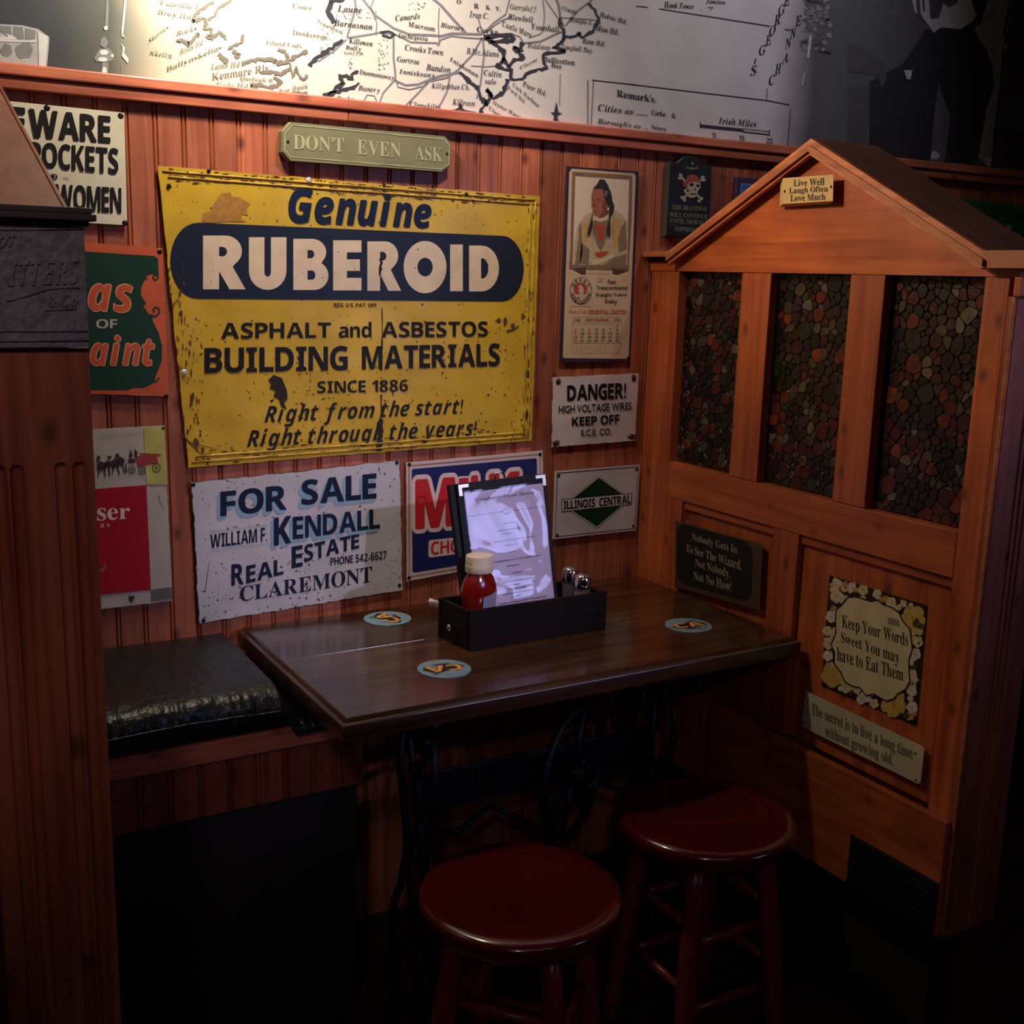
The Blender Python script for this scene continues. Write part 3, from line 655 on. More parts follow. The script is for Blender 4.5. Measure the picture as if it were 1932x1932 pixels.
# --- yellow RUBEROID sign
yel = enamel('tin_yellow', srgb(214, 172, 52), .42, .016, .30, .3, rustcol=srgb(58, 32, 20), bump=.35, sscale=110)
s = root_at(WALL, (960, 700), B5, 'tin_sign', 'large rusty yellow tin sign reading RUBEROID, with a dark blue band', 'sign', 'signs on the back wall')
corn = [(42, 30), (1880, 178), (1840, 1352), (190, 1482)]
board('sheet', corn, yel, s, WALL, B5, th=.0025, nx=48, ny=32, wav=.0003, back=.0055, rough_edge=.0022, seed=3)
def inside(q, u, v):
    TL, TR, BR, BL = q
    a = (TL[0] + (TR[0] - TL[0]) * u, TL[1] + (TR[1] - TL[1]) * u); c = (BL[0] + (BR[0] - BL[0]) * u, BL[1] + (BR[1] - BL[1]) * u)
    return (a[0] + (c[0] - a[0]) * v, a[1] + (c[1] - a[1]) * v)
for d in (.018, .036):
    q = [inside(corn, d * .7, d), inside(corn, 1 - d * .7, d), inside(corn, 1 - d * .7, 1 - d), inside(corn, d * .7, 1 - d)]
    sides = ((0, 1), (1, 2), (2, 3)) + (((3, 0),) if d > .03 else ())
    for (i, j) in sides:
        n = 20; pts = [WALL(*B5(q[i][0] + (q[j][0] - q[i][0]) * k / n, q[i][1] + (q[j][1] - q[i][1]) * k / n), .0080) for k in range(n + 1)]
        if d < .03 or i != 3: MB().tube(pts, .0024, 6).build('border_ridge', yel, s, True)
O1 = .0092
# dark pill
pill = [(240, 305), (1690, 368)] + [(1695 + 105 * math.sin(a), 525 - 157 * math.cos(a)) for a in [k * PI / 16 for k in range(1, 16)]] + [(1690, 682), (240, 668)] + [(235 - 130 * math.sin(a), 487 + 181 * math.cos(a)) for a in [k * PI / 16 for k in range(1, 16)]]
navy_e = mat('paint_navy', srgb(30, 38, 56), .4, spec=.3)
poly('band', pill, navy_e, s, WALL, B5, out=O1)
cream = mat('paint_cream', srgb(222, 196, 168), .35, var=.12, vscale=30)
O2 = O1 + .0007
# heavy capitals drawn as outlines with counters
def arc(cx, cy, rx, ry, a0, a1, n=12): return [(cx + rx * math.cos(math.radians(a0 + (a1 - a0) * k / n)), cy + ry * math.sin(math.radians(a0 + (a1 - a0) * k / n))) for k in range(n + 1)]
GL = {
    'R': (1.0, [[(0, 0), (.4, 0), (.4, .34), (.66, 0), (1.06, 0), (.74, .42)] + arc(.55, .71, .42, .29, -52, 90) + [(0, 1)], [(.4, .62)] + arc(.47, .70, .13, .09, -90, 90) + [(.4, .79)]]),
    'U': (.92, [[(0, 1), (0, .36)] + arc(.46, .36, .46, .36, 180, 360) + [(.92, 1), (.54, 1), (.54, .36)] + arc(.46, .34, .08, .09, 0, -180) + [(.38, 1)]]),
    'B': (.92, [[(0, 0), (.5, 0)] + arc(.56, .28, .38, .28, -90, 60) + arc(.5, .74, .38, .26, -40, 90) + [(0, 1)], [(.38, .2), (.5, .2)] + arc(.5, .29, .09, .09, -90, 90) + [(.38, .38)], [(.38, .62), (.47, .62)] + arc(.47, .70, .09, .08, -90, 90) + [(.38, .78)]]),
    'E': (.74, [[(0, 0), (.74, 0), (.74, .25), (.36, .25), (.36, .39), (.70, .39), (.70, .62), (.36, .62), (.36, .76), (.74, .76), (.74, 1), (0, 1)]]),
    'O': (1.12, [arc(.56, .5, .56, .53, 0, 345, 30), arc(.56, .5, .20, .19, 0, 345, 24)]),
    'I': (.36, [[(0, 0), (.36, 0), (.36, 1), (0, 1)]]),
    'D': (.92, [[(0, 0), (.38, 0)] + arc(.38, .5, .52, .5, -90, 90) + [(0, 1)], [(.36, .28)] + arc(.4, .5, .18, .22, -90, 90) + [(.36, .72)]]),
}
spots = [('R', 262, 466, 367, 625), ('U', 482, 662, 375, 628), ('B', 695, 860, 383, 628), ('E', 886, 1022, 390, 630), ('R', 1050, 1212, 395, 632), ('O', 1224, 1430, 400, 637), ('I', 1447, 1508, 410, 634), ('D', 1538, 1685, 415, 635)]
for ch, x0, x1, yt, yb in spots:
    wd, loops = GL[ch]
    LP = [[(x0 + (x1 - x0) * (x / (wd if ch != 'R' else 1.06)), yb + (yt - yb) * y) for x, y in lp] for lp in loops]
    poly('letter', LP[0], cream, s, WALL, B5, out=O2, holes=LP[1:])
text('Genuine', (675, 128, 300), (1355, 182, 330), NAVY, s, WALL, B5, 'bi', out=O2, fat=.022)
text('REG. U.S. PAT. OFF.', (890, 690, 709), (1100, 692, 710), INK, s, WALL, B5, 'bold', out=O2)
text('ASPHALT', (348, 785, 862), (875, 783, 857), INK, s, WALL, B5, 'bold', out=O2)
text('and', (913, 783, 858), (1070, 781, 855), INK, s, WALL, B5, 'bold', out=O2)
text('ASBESTOS', (1118, 781, 857), (1628, 778, 851), INK, s, WALL, B5, 'bold', out=O2)
text('BUILDING', (270, 906, 1026), (955, 897, 1012), INK, s, WALL, B5, 'bold', out=O2, fat=.008)
text('MATERIALS', (1025, 898, 1010), (1685, 884, 992), INK, s, WALL, B5, 'bold', out=O2, fat=.008)
text('SINCE 1886', (810, 1066, 1123), (1245, 1057, 1115), INK, s, WALL, B5, 'bold', out=O2)
text('Right from the start!', (556, 1180, 1290), (1510, 1145, 1243), INK, s, WALL, B5, 'bi', out=O2, shear=.12)
text('Right through the years!', (472, 1297, 1408), (1575, 1248, 1350), INK, s, WALL, B5, 'bi', out=O2, shear=.12)
rustm = mat('rust_dark', srgb(92, 54, 30), .85, var=.4, vscale=60)
stain = mat('stain_brown', srgb(172, 118, 50), .6, var=.25, vscale=80)
scorch = mat('rust_black', srgb(38, 24, 22), .8, var=.3, vscale=60)
poly('stain', [(330, 190), (350, 165), (395, 160), (400, 180), (440, 185), (490, 215), (470, 235), (480, 270), (450, 265), (440, 285), (470, 300), (440, 302), (380, 300), (300, 306), (255, 300), (262, 262), (300, 250), (310, 220)], stain, s, WALL, B5, out=O1 - .0003)
poly('rust_patch', [(575, 1060), (600, 1035), (640, 1050), (665, 1110), (668, 1150), (650, 1170), (665, 1200), (640, 1190), (625, 1150), (600, 1140), (610, 1110), (580, 1100), (590, 1080)], scorch, s, WALL, B5, out=O2 + .0004)
ribbons('crease', [([(1128, 105), (1132, 180)], 14, 4, 4), ([(1112, 480), (1118, 500), (1110, 560)], 12, 4, 4), ([(1120, 715), (1122, 850)], 4, 2, 5), ([(1122, 850), (1118, 1015)], 6, 2, 6), ([(1118, 1130), (1114, 1250)], 7, 3, 5), ([(1114, 1250), (1106, 1400)], 22, 7, 8)], scorch, s, WALL, B5, out=O2 + .0006)
rr = random.Random(11); chips = []
for k in range(330):
    side = rr.random()
    if side < .33: x = rr.uniform(90, 1840); v = rr.choice((.018, .036, .04)); p = inside(corn, (x - 60) / 1800, v + rr.uniform(-.012, .012))
    elif side < .62: p = inside(corn, rr.uniform(.02, .98), 1 - rr.choice((.02, .04, .055)) + rr.uniform(-.012, .012))
    elif side < .82: p = inside(corn, 1 - rr.choice((.012, .026)) + rr.uniform(-.006, .006), rr.uniform(.05, .98))
    else: p = inside(corn, rr.uniform(.0, .05), rr.uniform(.3, .98))
    lng = side < .62
    chips.append(blob(p[0], p[1], rr.uniform(3, 20) if lng else rr.uniform(1.5, 4.5), rr.uniform(1.2, 4) if lng else rr.uniform(3, 18), k, .6, 9))
for k in range(130):
    p = inside(corn, rr.uniform(.02, .98), rr.choice((.012, .02, .034)) + rr.uniform(-.006, .006)); chips.append(blob(p[0], p[1], rr.uniform(4, 22), rr.uniform(1.5, 4.5), k + 900, .6, 9))
for k in range(150):
    p = inside(corn, rr.uniform(.02, .98), rr.uniform(.5, .97)); r_ = rr.uniform(1.5, 5.5); chips.append(blob(p[0], p[1], r_, r_, k, .4, 7))
for k in range(50):
    p = inside(corn, rr.uniform(.02, .98), rr.uniform(.05, .5)); r_ = rr.uniform(1.2, 4); chips.append(blob(p[0], p[1], r_, r_, k, .4, 7))
for (x, y) in ((100, 128), (155, 735), (1750, 800), (1710, 775), (1680, 775), (1795, 755), (205, 1170), (215, 1140), (230, 1360), (1540, 1290), (1820, 1030), (1805, 1230), (260, 1395), (285, 1450)):
    chips.append(blob(x, y, rr.uniform(7, 14), rr.uniform(9, 20), int(x), .5, 9))
j = join_polys('rust_chips', chips, rustm, s, WALL, B5, out=O1 + .0012); j['kind'] = 'stuff'
ribbons('crease', [([(150, 1310), (240, 1400), (290, 1470)], 5, 2, 4), ([(180, 1350), (330, 1395)], 3, 1, 3), ([(1720, 830), (1775, 800)], 8, 3, 4)], rustm, s, WALL, B5, out=O1 + .001)
screws([(770, 102), (173, 1022)], s, WALL, B5, .0055, .0112, SILVER)
screws([(1525, 168), (98, 128), (290, 57), (1363, 128)], s, WALL, B5, .004, .0108)

# --- BEWARE sign
s = root_at(WALL, (400, 480), BW2, 'enamel_sign', 'white enamel sign with heavy black capitals, partly behind the left booth post', 'sign', 'signs on the back wall')
# world rectangle written in this crop's pixels: right edge from the photo, left edge carried on behind the post
bq = [(-330, -2), (838, 117), (860, 876), (-300, 812)]
board('plate', bq, enamel('enamel_white_beware', srgb(232, 222, 200), .1, .004, 0, .14, bump=.12), s, WALL, BW2, th=.003, nx=30, ny=16, wav=.0003, back=.0055)
text('WARE', (325, 1205, 1510), (1215, 1290, 1575), INK, s, WALL, BW, 'bold', out=.0115, fat=.018)
text('BE', (-70, 1170, 1476), (268, 1202, 1503), INK, s, WALL, BW, 'bold', out=.0115, fat=.03)
text('POCKETS', (335, 1565, 1835), (1305, 1642, 1925), INK, s, WALL, BW, 'bold', out=.0115, fat=.012)
text('ND', (318, 526, 564), (388, 533, 568), INK, s, WALL, BW2, 'bold', out=.0115, fat=.01)
text('WOMEN', (375, 598, 772), (818, 625, 795), INK, s, WALL, BW2, 'bold', out=.0115, fat=.012)
ribbons('print_mark', [([(430, 553), (468, 557)], 6)], mat('ink_grey', srgb(150, 140, 130), .5), s, WALL, BW2, out=.0115)
screws([(318, 84), (815, 137), (844, 860)], s, WALL, BW2, .0052, .0088)

# --- green and orange paint sign
s = root_at(WALL, (900, 1500), BW2, 'enamel_sign', 'green enamel sign with orange scrolled border and the words OF and aint', 'sign', 'signs on the back wall')
ORG = enamel('enamel_orange', srgb(206, 96, 62), .3, .02, .12, .35, bump=.2)
GRN = mat('paint_green', srgb(34, 62, 48), .3, var=.1, vscale=20, bump=.1, bscale=12)
board('plate', [(-120, 940), (1098, 1028), (1146, 2036), (-60, 1990)], ORG, s, WALL, BW2, th=.003, nx=24, ny=24, wav=.0003, back=.0055, rough_edge=.0012)
gp = [(-60, 1010), (1045, 1085), (1068, 1105), (1072, 1240), (1050, 1215), (1020, 1205), (990, 1220), (975, 1250), (955, 1290), (952, 1350), (985, 1400), (968, 1420), (1000, 1470), (1030, 1500), (1030, 1520), (1070, 1600), (1095, 1690), (1092, 1790), (1050, 1900), (1040, 1935), (1000, 1960), (960, 1975), (900, 1975), (860, 1990), (-20, 1975)]
poly('green_field', gp, GRN, s, WALL, BW2, out=.0092)
ribbons('scroll', [([(1062, 1240), (1040, 1245), (1032, 1225), (1045, 1215)], 9), ([(980, 1215), (985, 1240), (1000, 1235)], 9), ([(1010, 1480), (1050, 1492), (1078, 1465), (1070, 1435), (1045, 1430), (1032, 1448), (1045, 1462)], 12), ([(965, 1400), (985, 1410)], 8), ([(1040, 1935), (1060, 1925), (1075, 1905)], 10)], GRN, s, WALL, BW2, out=.0098)
for sh, mt, o in (((-3, -3), mat('paint_peach', srgb(214, 150, 108), .4), .0100), ((3, 3), MATS['paint_peach'], .0101), ((0, 0), mat('paint_orange', srgb(196, 84, 50), .4), .0106)):
    f = .02 if mt is MATS['paint_peach'] else .004
    text('as', (600, 1275, 1452), (892, 1280, 1463), mt, s, WALL, BW2, 'bi', out=o, shift=sh, fat=f)
    text('aint', (612, 1622, 1822), (1042, 1625, 1822), mt, s, WALL, BW2, 'bi', out=o, shift=sh, fat=f)
text('OF', (648, 1510, 1573), (792, 1510, 1573), mat('paint_grey', srgb(170, 164, 150), .4), s, WALL, BW2, 'bold', out=.0102)
screws([(1078, 1054)], s, WALL, BW2, .0048, .0088); screws([(1010, 152)], s, WALL, L8, .0048, .0088)

# --- beer poster with wagon
s = root_at(WALL, (820, 900), L8, 'tin_sign', 'worn cream tin sign with a horse wagon above a red panel, lower left', 'sign', 'signs on the back wall')
CRM = enamel('tin_cream', srgb(198, 188, 170), .35, .014, .1, .45, rustcol=srgb(70, 60, 50))
board('sheet', [(250, 368), (1000, 330), (1047, 1397), (330, 1482)], CRM, s, WALL, L8, th=.002, nx=24, ny=30, wav=.0003, back=.0055, rough_edge=.001)
join_polys('faded_patch', [[(872, 345), (1000, 338), (1012, 560), (1018, 690), (890, 690)]], mat('paint_lime', srgb(190, 184, 96), .5, var=.25, vscale=40), s, WALL, L8, out=.0082)
poly('red_panel', [(595, 715), (890, 693), (917, 1330), (330, 1385), (300, 735)], mat('paint_crimson', srgb(172, 18, 34), .4), s, WALL, L8, out=.0086)
text('ser', (590, 832, 912), (790, 832, 898), mat('paint_pale', srgb(222, 208, 196), .5), s, WALL, L8, 'serif', out=.0092)
text('R S', (608, 928, 952), (668, 926, 947), MATS['paint_pale'], s, WALL, L8, 'serif', out=.0092)
ribbons('print_mark', [([(620, 1225), (640, 1165)], 5), ([(605, 1215), (650, 1190)], 4), ([(965, 745), (972, 790), (1000, 835)], 4), ([(600, 392), (860, 378)], 3)], MATS['ink_grey'], s, WALL, L8, out=.0092)
wag = mat('print_umber', srgb(58, 42, 36), .5); wagr = mat('print_wagon_red', srgb(164, 60, 52), .5)
join_polys('printed_horses', [blob(x, y, rx, ry, k, .25) for k, (x, y, rx, ry) in enumerate([(620, 575, 30, 24), (655, 565, 22, 20), (700, 560, 30, 26), (735, 548, 24, 22), (665, 525, 12, 10), (712, 515, 13, 12), (598, 530, 10, 16), (795, 510, 10, 20), (825, 505, 10, 20), (795, 485, 6, 6), (823, 480, 6, 6), (800, 545, 26, 12)])] + [[(a, b_), (a + 7, b_), (a + dx + 6, b_ + 55), (a + dx, b_ + 55)] for a, b_, dx in ((605, 580, -10), (630, 585, 8), (660, 580, 4), (690, 570, -10), (712, 575, 10), (740, 565, 16), (760, 560, 6))], wag, s, WALL, L8, out=.0090)
join_polys('printed_wagon', [[(830, 520), (950, 500), (960, 560), (835, 580)], [(850, 498), (975, 505), (978, 520), (850, 512)]], wagr, s, WALL, L8, out=.0091)
for (cx, cy, r_) in ((800, 600, 24), (862, 605, 24), (950, 588, 28)):
    ribbons('printed_wheel', [(ell(cx, cy, r_ * .85, r_, 22) + [(cx + r_ * .85, cy)], 4)] + [([(cx, cy), (cx + r_ * .8 * math.cos(k * PI / 4), cy + r_ * math.sin(k * PI / 4))], 2) for k in range(8)], wag, s, WALL, L8, out=.0092)
join_polys('faded_patch', [[(918, 1328), (1043, 1312), (1046, 1385), (920, 1400)]], mat('paint_grey_dark', srgb(104, 104, 96), .5, var=.3, vscale=60), s, WALL, L8, out=.0084)
join_polys('printed_heart', [[(780, 1370), (790, 1362), (800, 1370), (812, 1360), (820, 1372), (800, 1408), (785, 1390)]], wag, s, WALL, L8, out=.0088)
screws([(990, 348)], s, WALL, L8, .004, .0078)

# --- FOR SALE sign
s = root_at(WALL, (600, 500), B7, 'tin_sign', 'rust-edged white sign reading FOR SALE KENDALL REAL ESTATE CLAREMONT', 'sign', 'signs on the back wall')
board('sheet', [(52, 187), (1115, 72), (1130, 735), (93, 907)], enamel('tin_white_rusty', srgb(206, 200, 204), .62, .014, .34, .38, rustcol=srgb(52, 40, 38), sscale=150), s, WALL, B7, th=.003, nx=44, ny=30, wav=.0003, back=.0055, rough_edge=.0028, seed=5)
LB = mat('paint_lightblue', srgb(138, 172, 192), .4, var=.1, vscale=50); NV = mat('paint_navyblue', srgb(24, 34, 58), .45, spec=.2)
def both(st_, a, b_, fat=.0, sh=(-16, 20)):
    for kk in range(5): text(st_, a, b_, LB, s, WALL, B7, 'bold', out=.0095 + kk * .0001, fat=fat, shift=(sh[0] * kk / 4, sh[1] * kk / 4))
    text(st_, a, b_, NV, s, WALL, B7, 'bold', out=.0110, fat=fat)
both('FOR', (205, 236, 360), (537, 200, 325), .012)
both('SALE', (615, 178, 303), (992, 142, 268), .012)
both('K', (475, 370, 508), (560, 358, 492), .012); both('ENDALL', (570, 364, 476), (1010, 322, 418), .008)
text('WILLIAM F.', (152, 452, 522), (440, 415, 486), NV, s, WALL, B7, 'bold', out=.0102)
ribbons('print_line', [([(150, 437), (440, 402)], 2.5), ([(150, 443), (440, 408)], 1.5), ([(155, 532), (455, 496)], 2.5), ([(155, 540), (455, 503)], 1.5)], LB, s, WALL, B7, out=.0098)
text('R', (260, 605, 710), (320, 598, 702), NV, s, WALL, B7, 'bold', out=.0102, fat=.01); text('EAL', (335, 612, 700), (522, 574, 652), NV, s, WALL, B7, 'bold', out=.0102, fat=.01)
text('E', (565, 515, 622), (618, 506, 612), NV, s, WALL, B7, 'bold', out=.0102, fat=.01); text('STATE', (628, 505, 592), (905, 448, 520), NV, s, WALL, B7, 'bold', out=.0102, fat=.01)
text('PHONE 542-6627', (760, 570, 610), (1045, 533, 575), NV, s, WALL, B7, 'bold', out=.0102)
text('CLAREMONT', (302, 716, 794), (972, 612, 692), NV, s, WALL, B7, 'serif', out=.0102)
ribbons('scratch', [([(148, 590), (125, 740)], 2.5, 1, 4), ([(270, 880), (295, 850)], 2), ([(200, 790), (235, 780)], 1.5)], scorch, s, WALL, B7, out=.0098)
screws([(66, 200), (1097, 88), (1110, 709), (118, 888)], s, WALL, B7, .0045, .0088)

# --- blue MILK sign
s = root_at(WALL, (1480, 350), B7, 'tin_sign', 'blue tin sign with red MILK lettering behind the menu', 'sign', 'signs on the back wall')
board('sheet', [(1143, 88), (1835, 27), (1846, 560), (1147, 690)], enamel('tin_pinkwhite', srgb(214, 192, 190), .3, .01, .05, .35), s, WALL, B7, th=.003, nx=30, ny=24, wav=.0003, back=.0055, rough_edge=.001)
poly('blue_field', [(1172, 128), (1180, 120), (1798, 66), (1805, 72), (1812, 532), (1806, 540), (1186, 645), (1176, 640)], mat('paint_blue', srgb(34, 40, 96), .3, bump=.15, bscale=12), s, WALL, B7, out=.0090)
ribbons('print_line', [([(1158, 105), (1822, 46), (1830, 548), (1160, 668), (1158, 105)], 5)], mat('paint_brownred', srgb(150, 78, 66), .4), s, WALL, B7, out=.0090)
K4 = crop(780, 880, 4.6)
RED = mat('paint_red', srgb(198, 42, 50), .35); PKW = mat('paint_pinkwhite', srgb(226, 200, 196), .35)
for (st_, a, b_) in (('M', (28, 130, 530), (350, 108, 500)), ('I', (395, 104, 495), (478, 98, 486)), ('L', (508, 96, 484), (640, 84, 470)), ('K', (668, 78, 468), (915, 56, 440))):
    text(st_, a, b_, PKW, s, WALL, K4, 'bold', out=.0096, fat=.10 if st_ != 'I' else .03); text(st_, a, b_, RED, s, WALL, K4, 'bold', out=.0108, fat=.03 if st_ != 'I' else .0)
poly('label_patch', [(132, 652), (145, 640), (900, 560), (905, 690), (150, 790), (130, 780)], PKW, s, WALL, K4, out=.0096)
text('CHOCOLATE', (152, 655, 772), (880, 580, 685), RED, s, WALL, K4, 'bold', out=.0103)
screws([(1160, 98), (1822, 46), (1158, 672)], s, WALL, B7, .0045, .0088)

# --- DANGER sign
s = root_at(WALL, (480, 480), QA, 'enamel_sign', 'white enamel sign reading DANGER HIGH VOLTAGE WIRES KEEP OFF', 'sign', 'signs on the back wall')
board('plate', [(65, 160), (893, 124), (858, 772), (53, 834)], enamel('enamel_danger', srgb(222, 204, 204), .45, .022, .0, .3, rustcol=srgb(96, 72, 60)), s, WALL, QA, th=.003, nx=30, ny=22, back=.0055, rough_edge=.0016, seed=8)
for args in (('DANGER!', (205, 240, 387), (768, 214, 360), .012), ('HIGH VOLTAGE WIRES', (125, 436, 506), (820, 400, 472), 0), ('KEEP OFF', (250, 545, 628), (705, 518, 605), .008), ('S.C.E. CO.', (338, 665, 726), (628, 650, 710), 0)):
    text(args[0], args[1], args[2], INK, s, WALL, QA, 'bold' if args[3] else 'thin', out=.0122, fat=args[3] or .012)
join_polys('rust_patch', [blob(118, 203, 26, 30, 2, .2), blob(845, 172, 22, 34, 3, .2), blob(100, 795, 34, 28, 4, .3), blob(830, 735, 44, 24, 5, .3)], mat('rust_brown', srgb(92, 66, 54), .7, var=.3, vscale=90), s, WALL, QA, out=.0098)
screws([(119, 204), (846, 174), (92, 800), (826, 738)], s, WALL, QA, .004, .0102)

# --- ILLINOIS CENTRAL sign
s = root_at(WALL, (480, 1360), QA, 'enamel_sign', 'white sign with green diamond reading ILLINOIS CENTRAL', 'sign', 'signs on the back wall')
board('plate', [(90, 1066), (902, 1000), (862, 1630), (68, 1717)], enamel('enamel_clean', srgb(214, 204, 208), .0, .0, 0, .22), s, WALL, QA, th=.003, nx=12, ny=10, back=.0055)
ribbons('border_line', [([(110, 1082), (886, 1020), (846, 1612), (88, 1692), (110, 1082)], 7)], INK, s, WALL, QA, out=.0092)
GR2 = mat('paint_bottlegreen', srgb(12, 52, 36), .3)
dia = [(510, 1107), (823, 1330), (488, 1612), (154, 1394)]
def grow(q, k): 
    cx = sum(p[0] for p in q) / len(q); cy = sum(p[1] for p in q) / len(q); return [(cx + (p[0] - cx) * k, cy + (p[1] - cy) * k) for p in q]
poly('diamond', grow(dia, 1.0), INK, s, WALL, QA, out=.0092); poly('diamond', grow(dia, .985), mat('paint_offwhite', srgb(206, 196, 200), .3), s, WALL, QA, out=.0096); poly('diamond', grow(dia, .93), GR2, s, WALL, QA, out=.0100)
bd = [(152, 1332), (828, 1272), (822, 1384), (150, 1455)]
poly('name_band', grow(bd, 1.0), INK, s, WALL, QA, out=.0104); poly('name_band', [(158, 1338), (821, 1279), (816, 1379), (156, 1448)], MATS['paint_offwhite'], s, WALL, QA, out=.0108)
text('ILLINOIS', (172, 1350, 1430), (470, 1325, 1405), INK, s, WALL, QA, 'bold', out=.0113, fat=.012); text('CENTRAL', (512, 1320, 1402), (812, 1291, 1370), INK, s, WALL, QA, 'bold', out=.0113, fat=.012)
screws([(125, 1104), (870, 1044), (838, 1588), (108, 1676)], s, WALL, QA, .0038, .0092)

# --- DON'T EVEN ASK plaque
s = root_at(WALL, (960, 400), DE, 'wooden_plaque', "grey-green eight-sided wooden plaque reading DON'T EVEN ASK", 'sign', 'signs on the back wall')
SAGE = mat('paint_sage', srgb(132, 128, 96), .5, var=.18, vscale=14)
slab('board', [(238, 152), (1728, 290), (1790, 360), (1780, 575), (1700, 632), (235, 525), (160, 440), (163, 240)], SAGE, s, WALL, DE, th=.02, bev=.002)
SL = mat('paint_sage_light', srgb(176, 176, 138), .5)
ribbons('border_line', [([(262, 182), (1715, 318), (1772, 385), (1765, 560), (1690, 605), (248, 488), (188, 420), (192, 262), (262, 182)], 9, 1.6, 14)], SL, s, WALL, DE, out=.0208)
for st_, a, b_ in (("DON'T", (270, 268, 415), (757, 305, 445)), ('EVEN', (885, 322, 465), (1305, 362, 498)), ('ASK', (1438, 378, 515), (1705, 400, 538))):
    text(st_, a, b_, SL, s, WALL, DE, 'serif', out=.0208)
screws([(221, 342), (1745, 457)], s, WALL, DE, .0028, .0205)

# --- calendar
s = root_at(WALL, (320, 700), crop(1030, 280, 3.33), 'calendar_sign', 'tall narrow tin calendar with a portrait of a seated person in a pale fringed coat', 'calendar', 'signs on the back wall')
CR = crop(1030, 280, 3.33)
board('plate', [(133, 112), (583, 146), (530, 1338), (88, 1345)], mat('paint_darkblue', srgb(50, 46, 66), .35), s, WALL, CR, th=.003, nx=6, ny=10, back=.0055)
PAP = mat('paper_tan', srgb(206, 176, 144), .5, var=.08, vscale=12); FRM = mat('paper_brown', srgb(132, 104, 84), .5)
poly('paper_face', [(165, 127), (553, 157), (565, 170), (520, 1312), (510, 1322), (112, 1318), (106, 1306), (147, 140)], PAP, s, WALL, CR, out=.0090)
poly('picture_frame', [(303, 140), (1455, 215), (1440, 1085), (1385, 1930), (240, 1930), (262, 1700)], FRM, s, WALL, CA1, out=.0094)
poly('picture_ground', [(362, 230), (1395, 300), (1350, 1932), (310, 1932)], mat('paper_sky', srgb(222, 198, 176), .5), s, WALL, CA1, out=.0098)
ribbons('print_line', [([(360, 185), (510, 195)], 10), ([(1285, 240), (1410, 250)], 10)], mat('print_darkbrown', srgb(84, 62, 52), .5), s, WALL, CA1, out=.0098)
o = .0101
def pc(nm, pts, m_, lay, T_=CA1): return poly(nm, pts, m_, s, WALL, T_, out=o + .0004 * lay)
coat = mat('print_coat', srgb(196, 172, 136), .5, var=.2, vscale=60); sk = mat('print_skin', srgb(166, 98, 76), .5, var=.12, vscale=120); hr = mat('print_hair', srgb(48, 46, 52), .5)
pc('printed_coat', [(400, 1190), (480, 1060), (560, 970), (690, 910), (1110, 880), (1250, 960), (1360, 1100), (1375, 1300), (1360, 1932), (330, 1932), (345, 1500)], coat, 0)
shadow_ = mat('print_taupe', srgb(134, 112, 92), .5)
for q in ([(1250, 1180), (1330, 1100), (1350, 1640), (1190, 1690), (1180, 1450)], [(430, 1180), (480, 1100), (500, 1700), (440, 1930), (350, 1930), (420, 1450)], [(480, 1500), (640, 1640), (610, 1932), (440, 1900)], [(1120, 1780), (1340, 1720), (1330, 1932), (900, 1932)]): pc('printed_shadow', q, shadow_, 1)
och = mat('print_ochre', srgb(198, 152, 88), .5)
for q in ([(1050, 1150), (1180, 1000), (1230, 1180), (1180, 1450), (1170, 1600), (1090, 1580)], [(500, 1150), (600, 1120), (620, 1350), (560, 1550), (520, 1350)]): pc('printed_shadow', q, och, 2)
pc('printed_bib', [(690, 1080), (1010, 1080), (1000, 1250), (930, 1500), (850, 1680), (780, 1560), (700, 1300)], shadow_, 2)
rdp = mat('print_red', srgb(178, 74, 52), .5)
pc('printed_bib', [(740, 1160), (920, 1160), (940, 1240), (900, 1300), (920, 1380), (860, 1450), (830, 1500), (790, 1440), (800, 1380), (760, 1340), (780, 1270), (740, 1220)], rdp, 3)
pc('printed_bib', [(740, 1690), (860, 1680), (960, 1660), (1010, 1700), (960, 1730), (850, 1790), (760, 1770)], rdp, 3)
pc('printed_collar', [(690, 1000), (1020, 970), (1010, 1060), (850, 1100), (700, 1070)], mat('print_cream', srgb(214, 186, 154), .5), 3)
pc('printed_face', [(715, 470), (930, 460), (960, 620), (990, 800), (985, 960), (900, 1020), (830, 1030), (720, 980), (690, 860), (665, 800), (672, 700), (668, 600), (690, 510)], sk, 4)
pc('printed_shadow', [(880, 700), (960, 720), (985, 950), (900, 1010), (820, 1020), (880, 900)], mat('print_skin_dark', srgb(128, 70, 58), .5), 5)
for q in (ell(700, 680, 22, 12, 12), ell(800, 690, 28, 12, 12), [(730, 700), (760, 800), (735, 825), (705, 810)], [(690, 885), (790, 890), (780, 905), (700, 902)], [(770, 655), (850, 665), (845, 675), (770, 668)]): pc('printed_shadow', q, MATS['print_skin_dark'], 6)
pc('printed_hair', [(700, 470), (730, 430), (780, 380), (820, 300), (870, 280), (890, 300), (930, 290), (940, 330), (990, 400), (1000, 450), (1040, 520), (1065, 640), (1070, 700), (1110, 800), (1100, 880), (1075, 970), (1040, 980), (1000, 900), (1000, 800), (950, 740), (920, 620), (900, 480), (820, 465)], hr, 6)
pc('printed_hair', [(700, 930), (690, 1080), (700, 1180), (640, 1360), (590, 1350), (625, 1180), (660, 1070), (690, 920)], hr, 7)
pc('printed_hair', [(1005, 880), (1050, 960), (1030, 1100), (1040, 1230), (1030, 1400), (980, 1380), (965, 1230), (1005, 1100)], hr, 7)
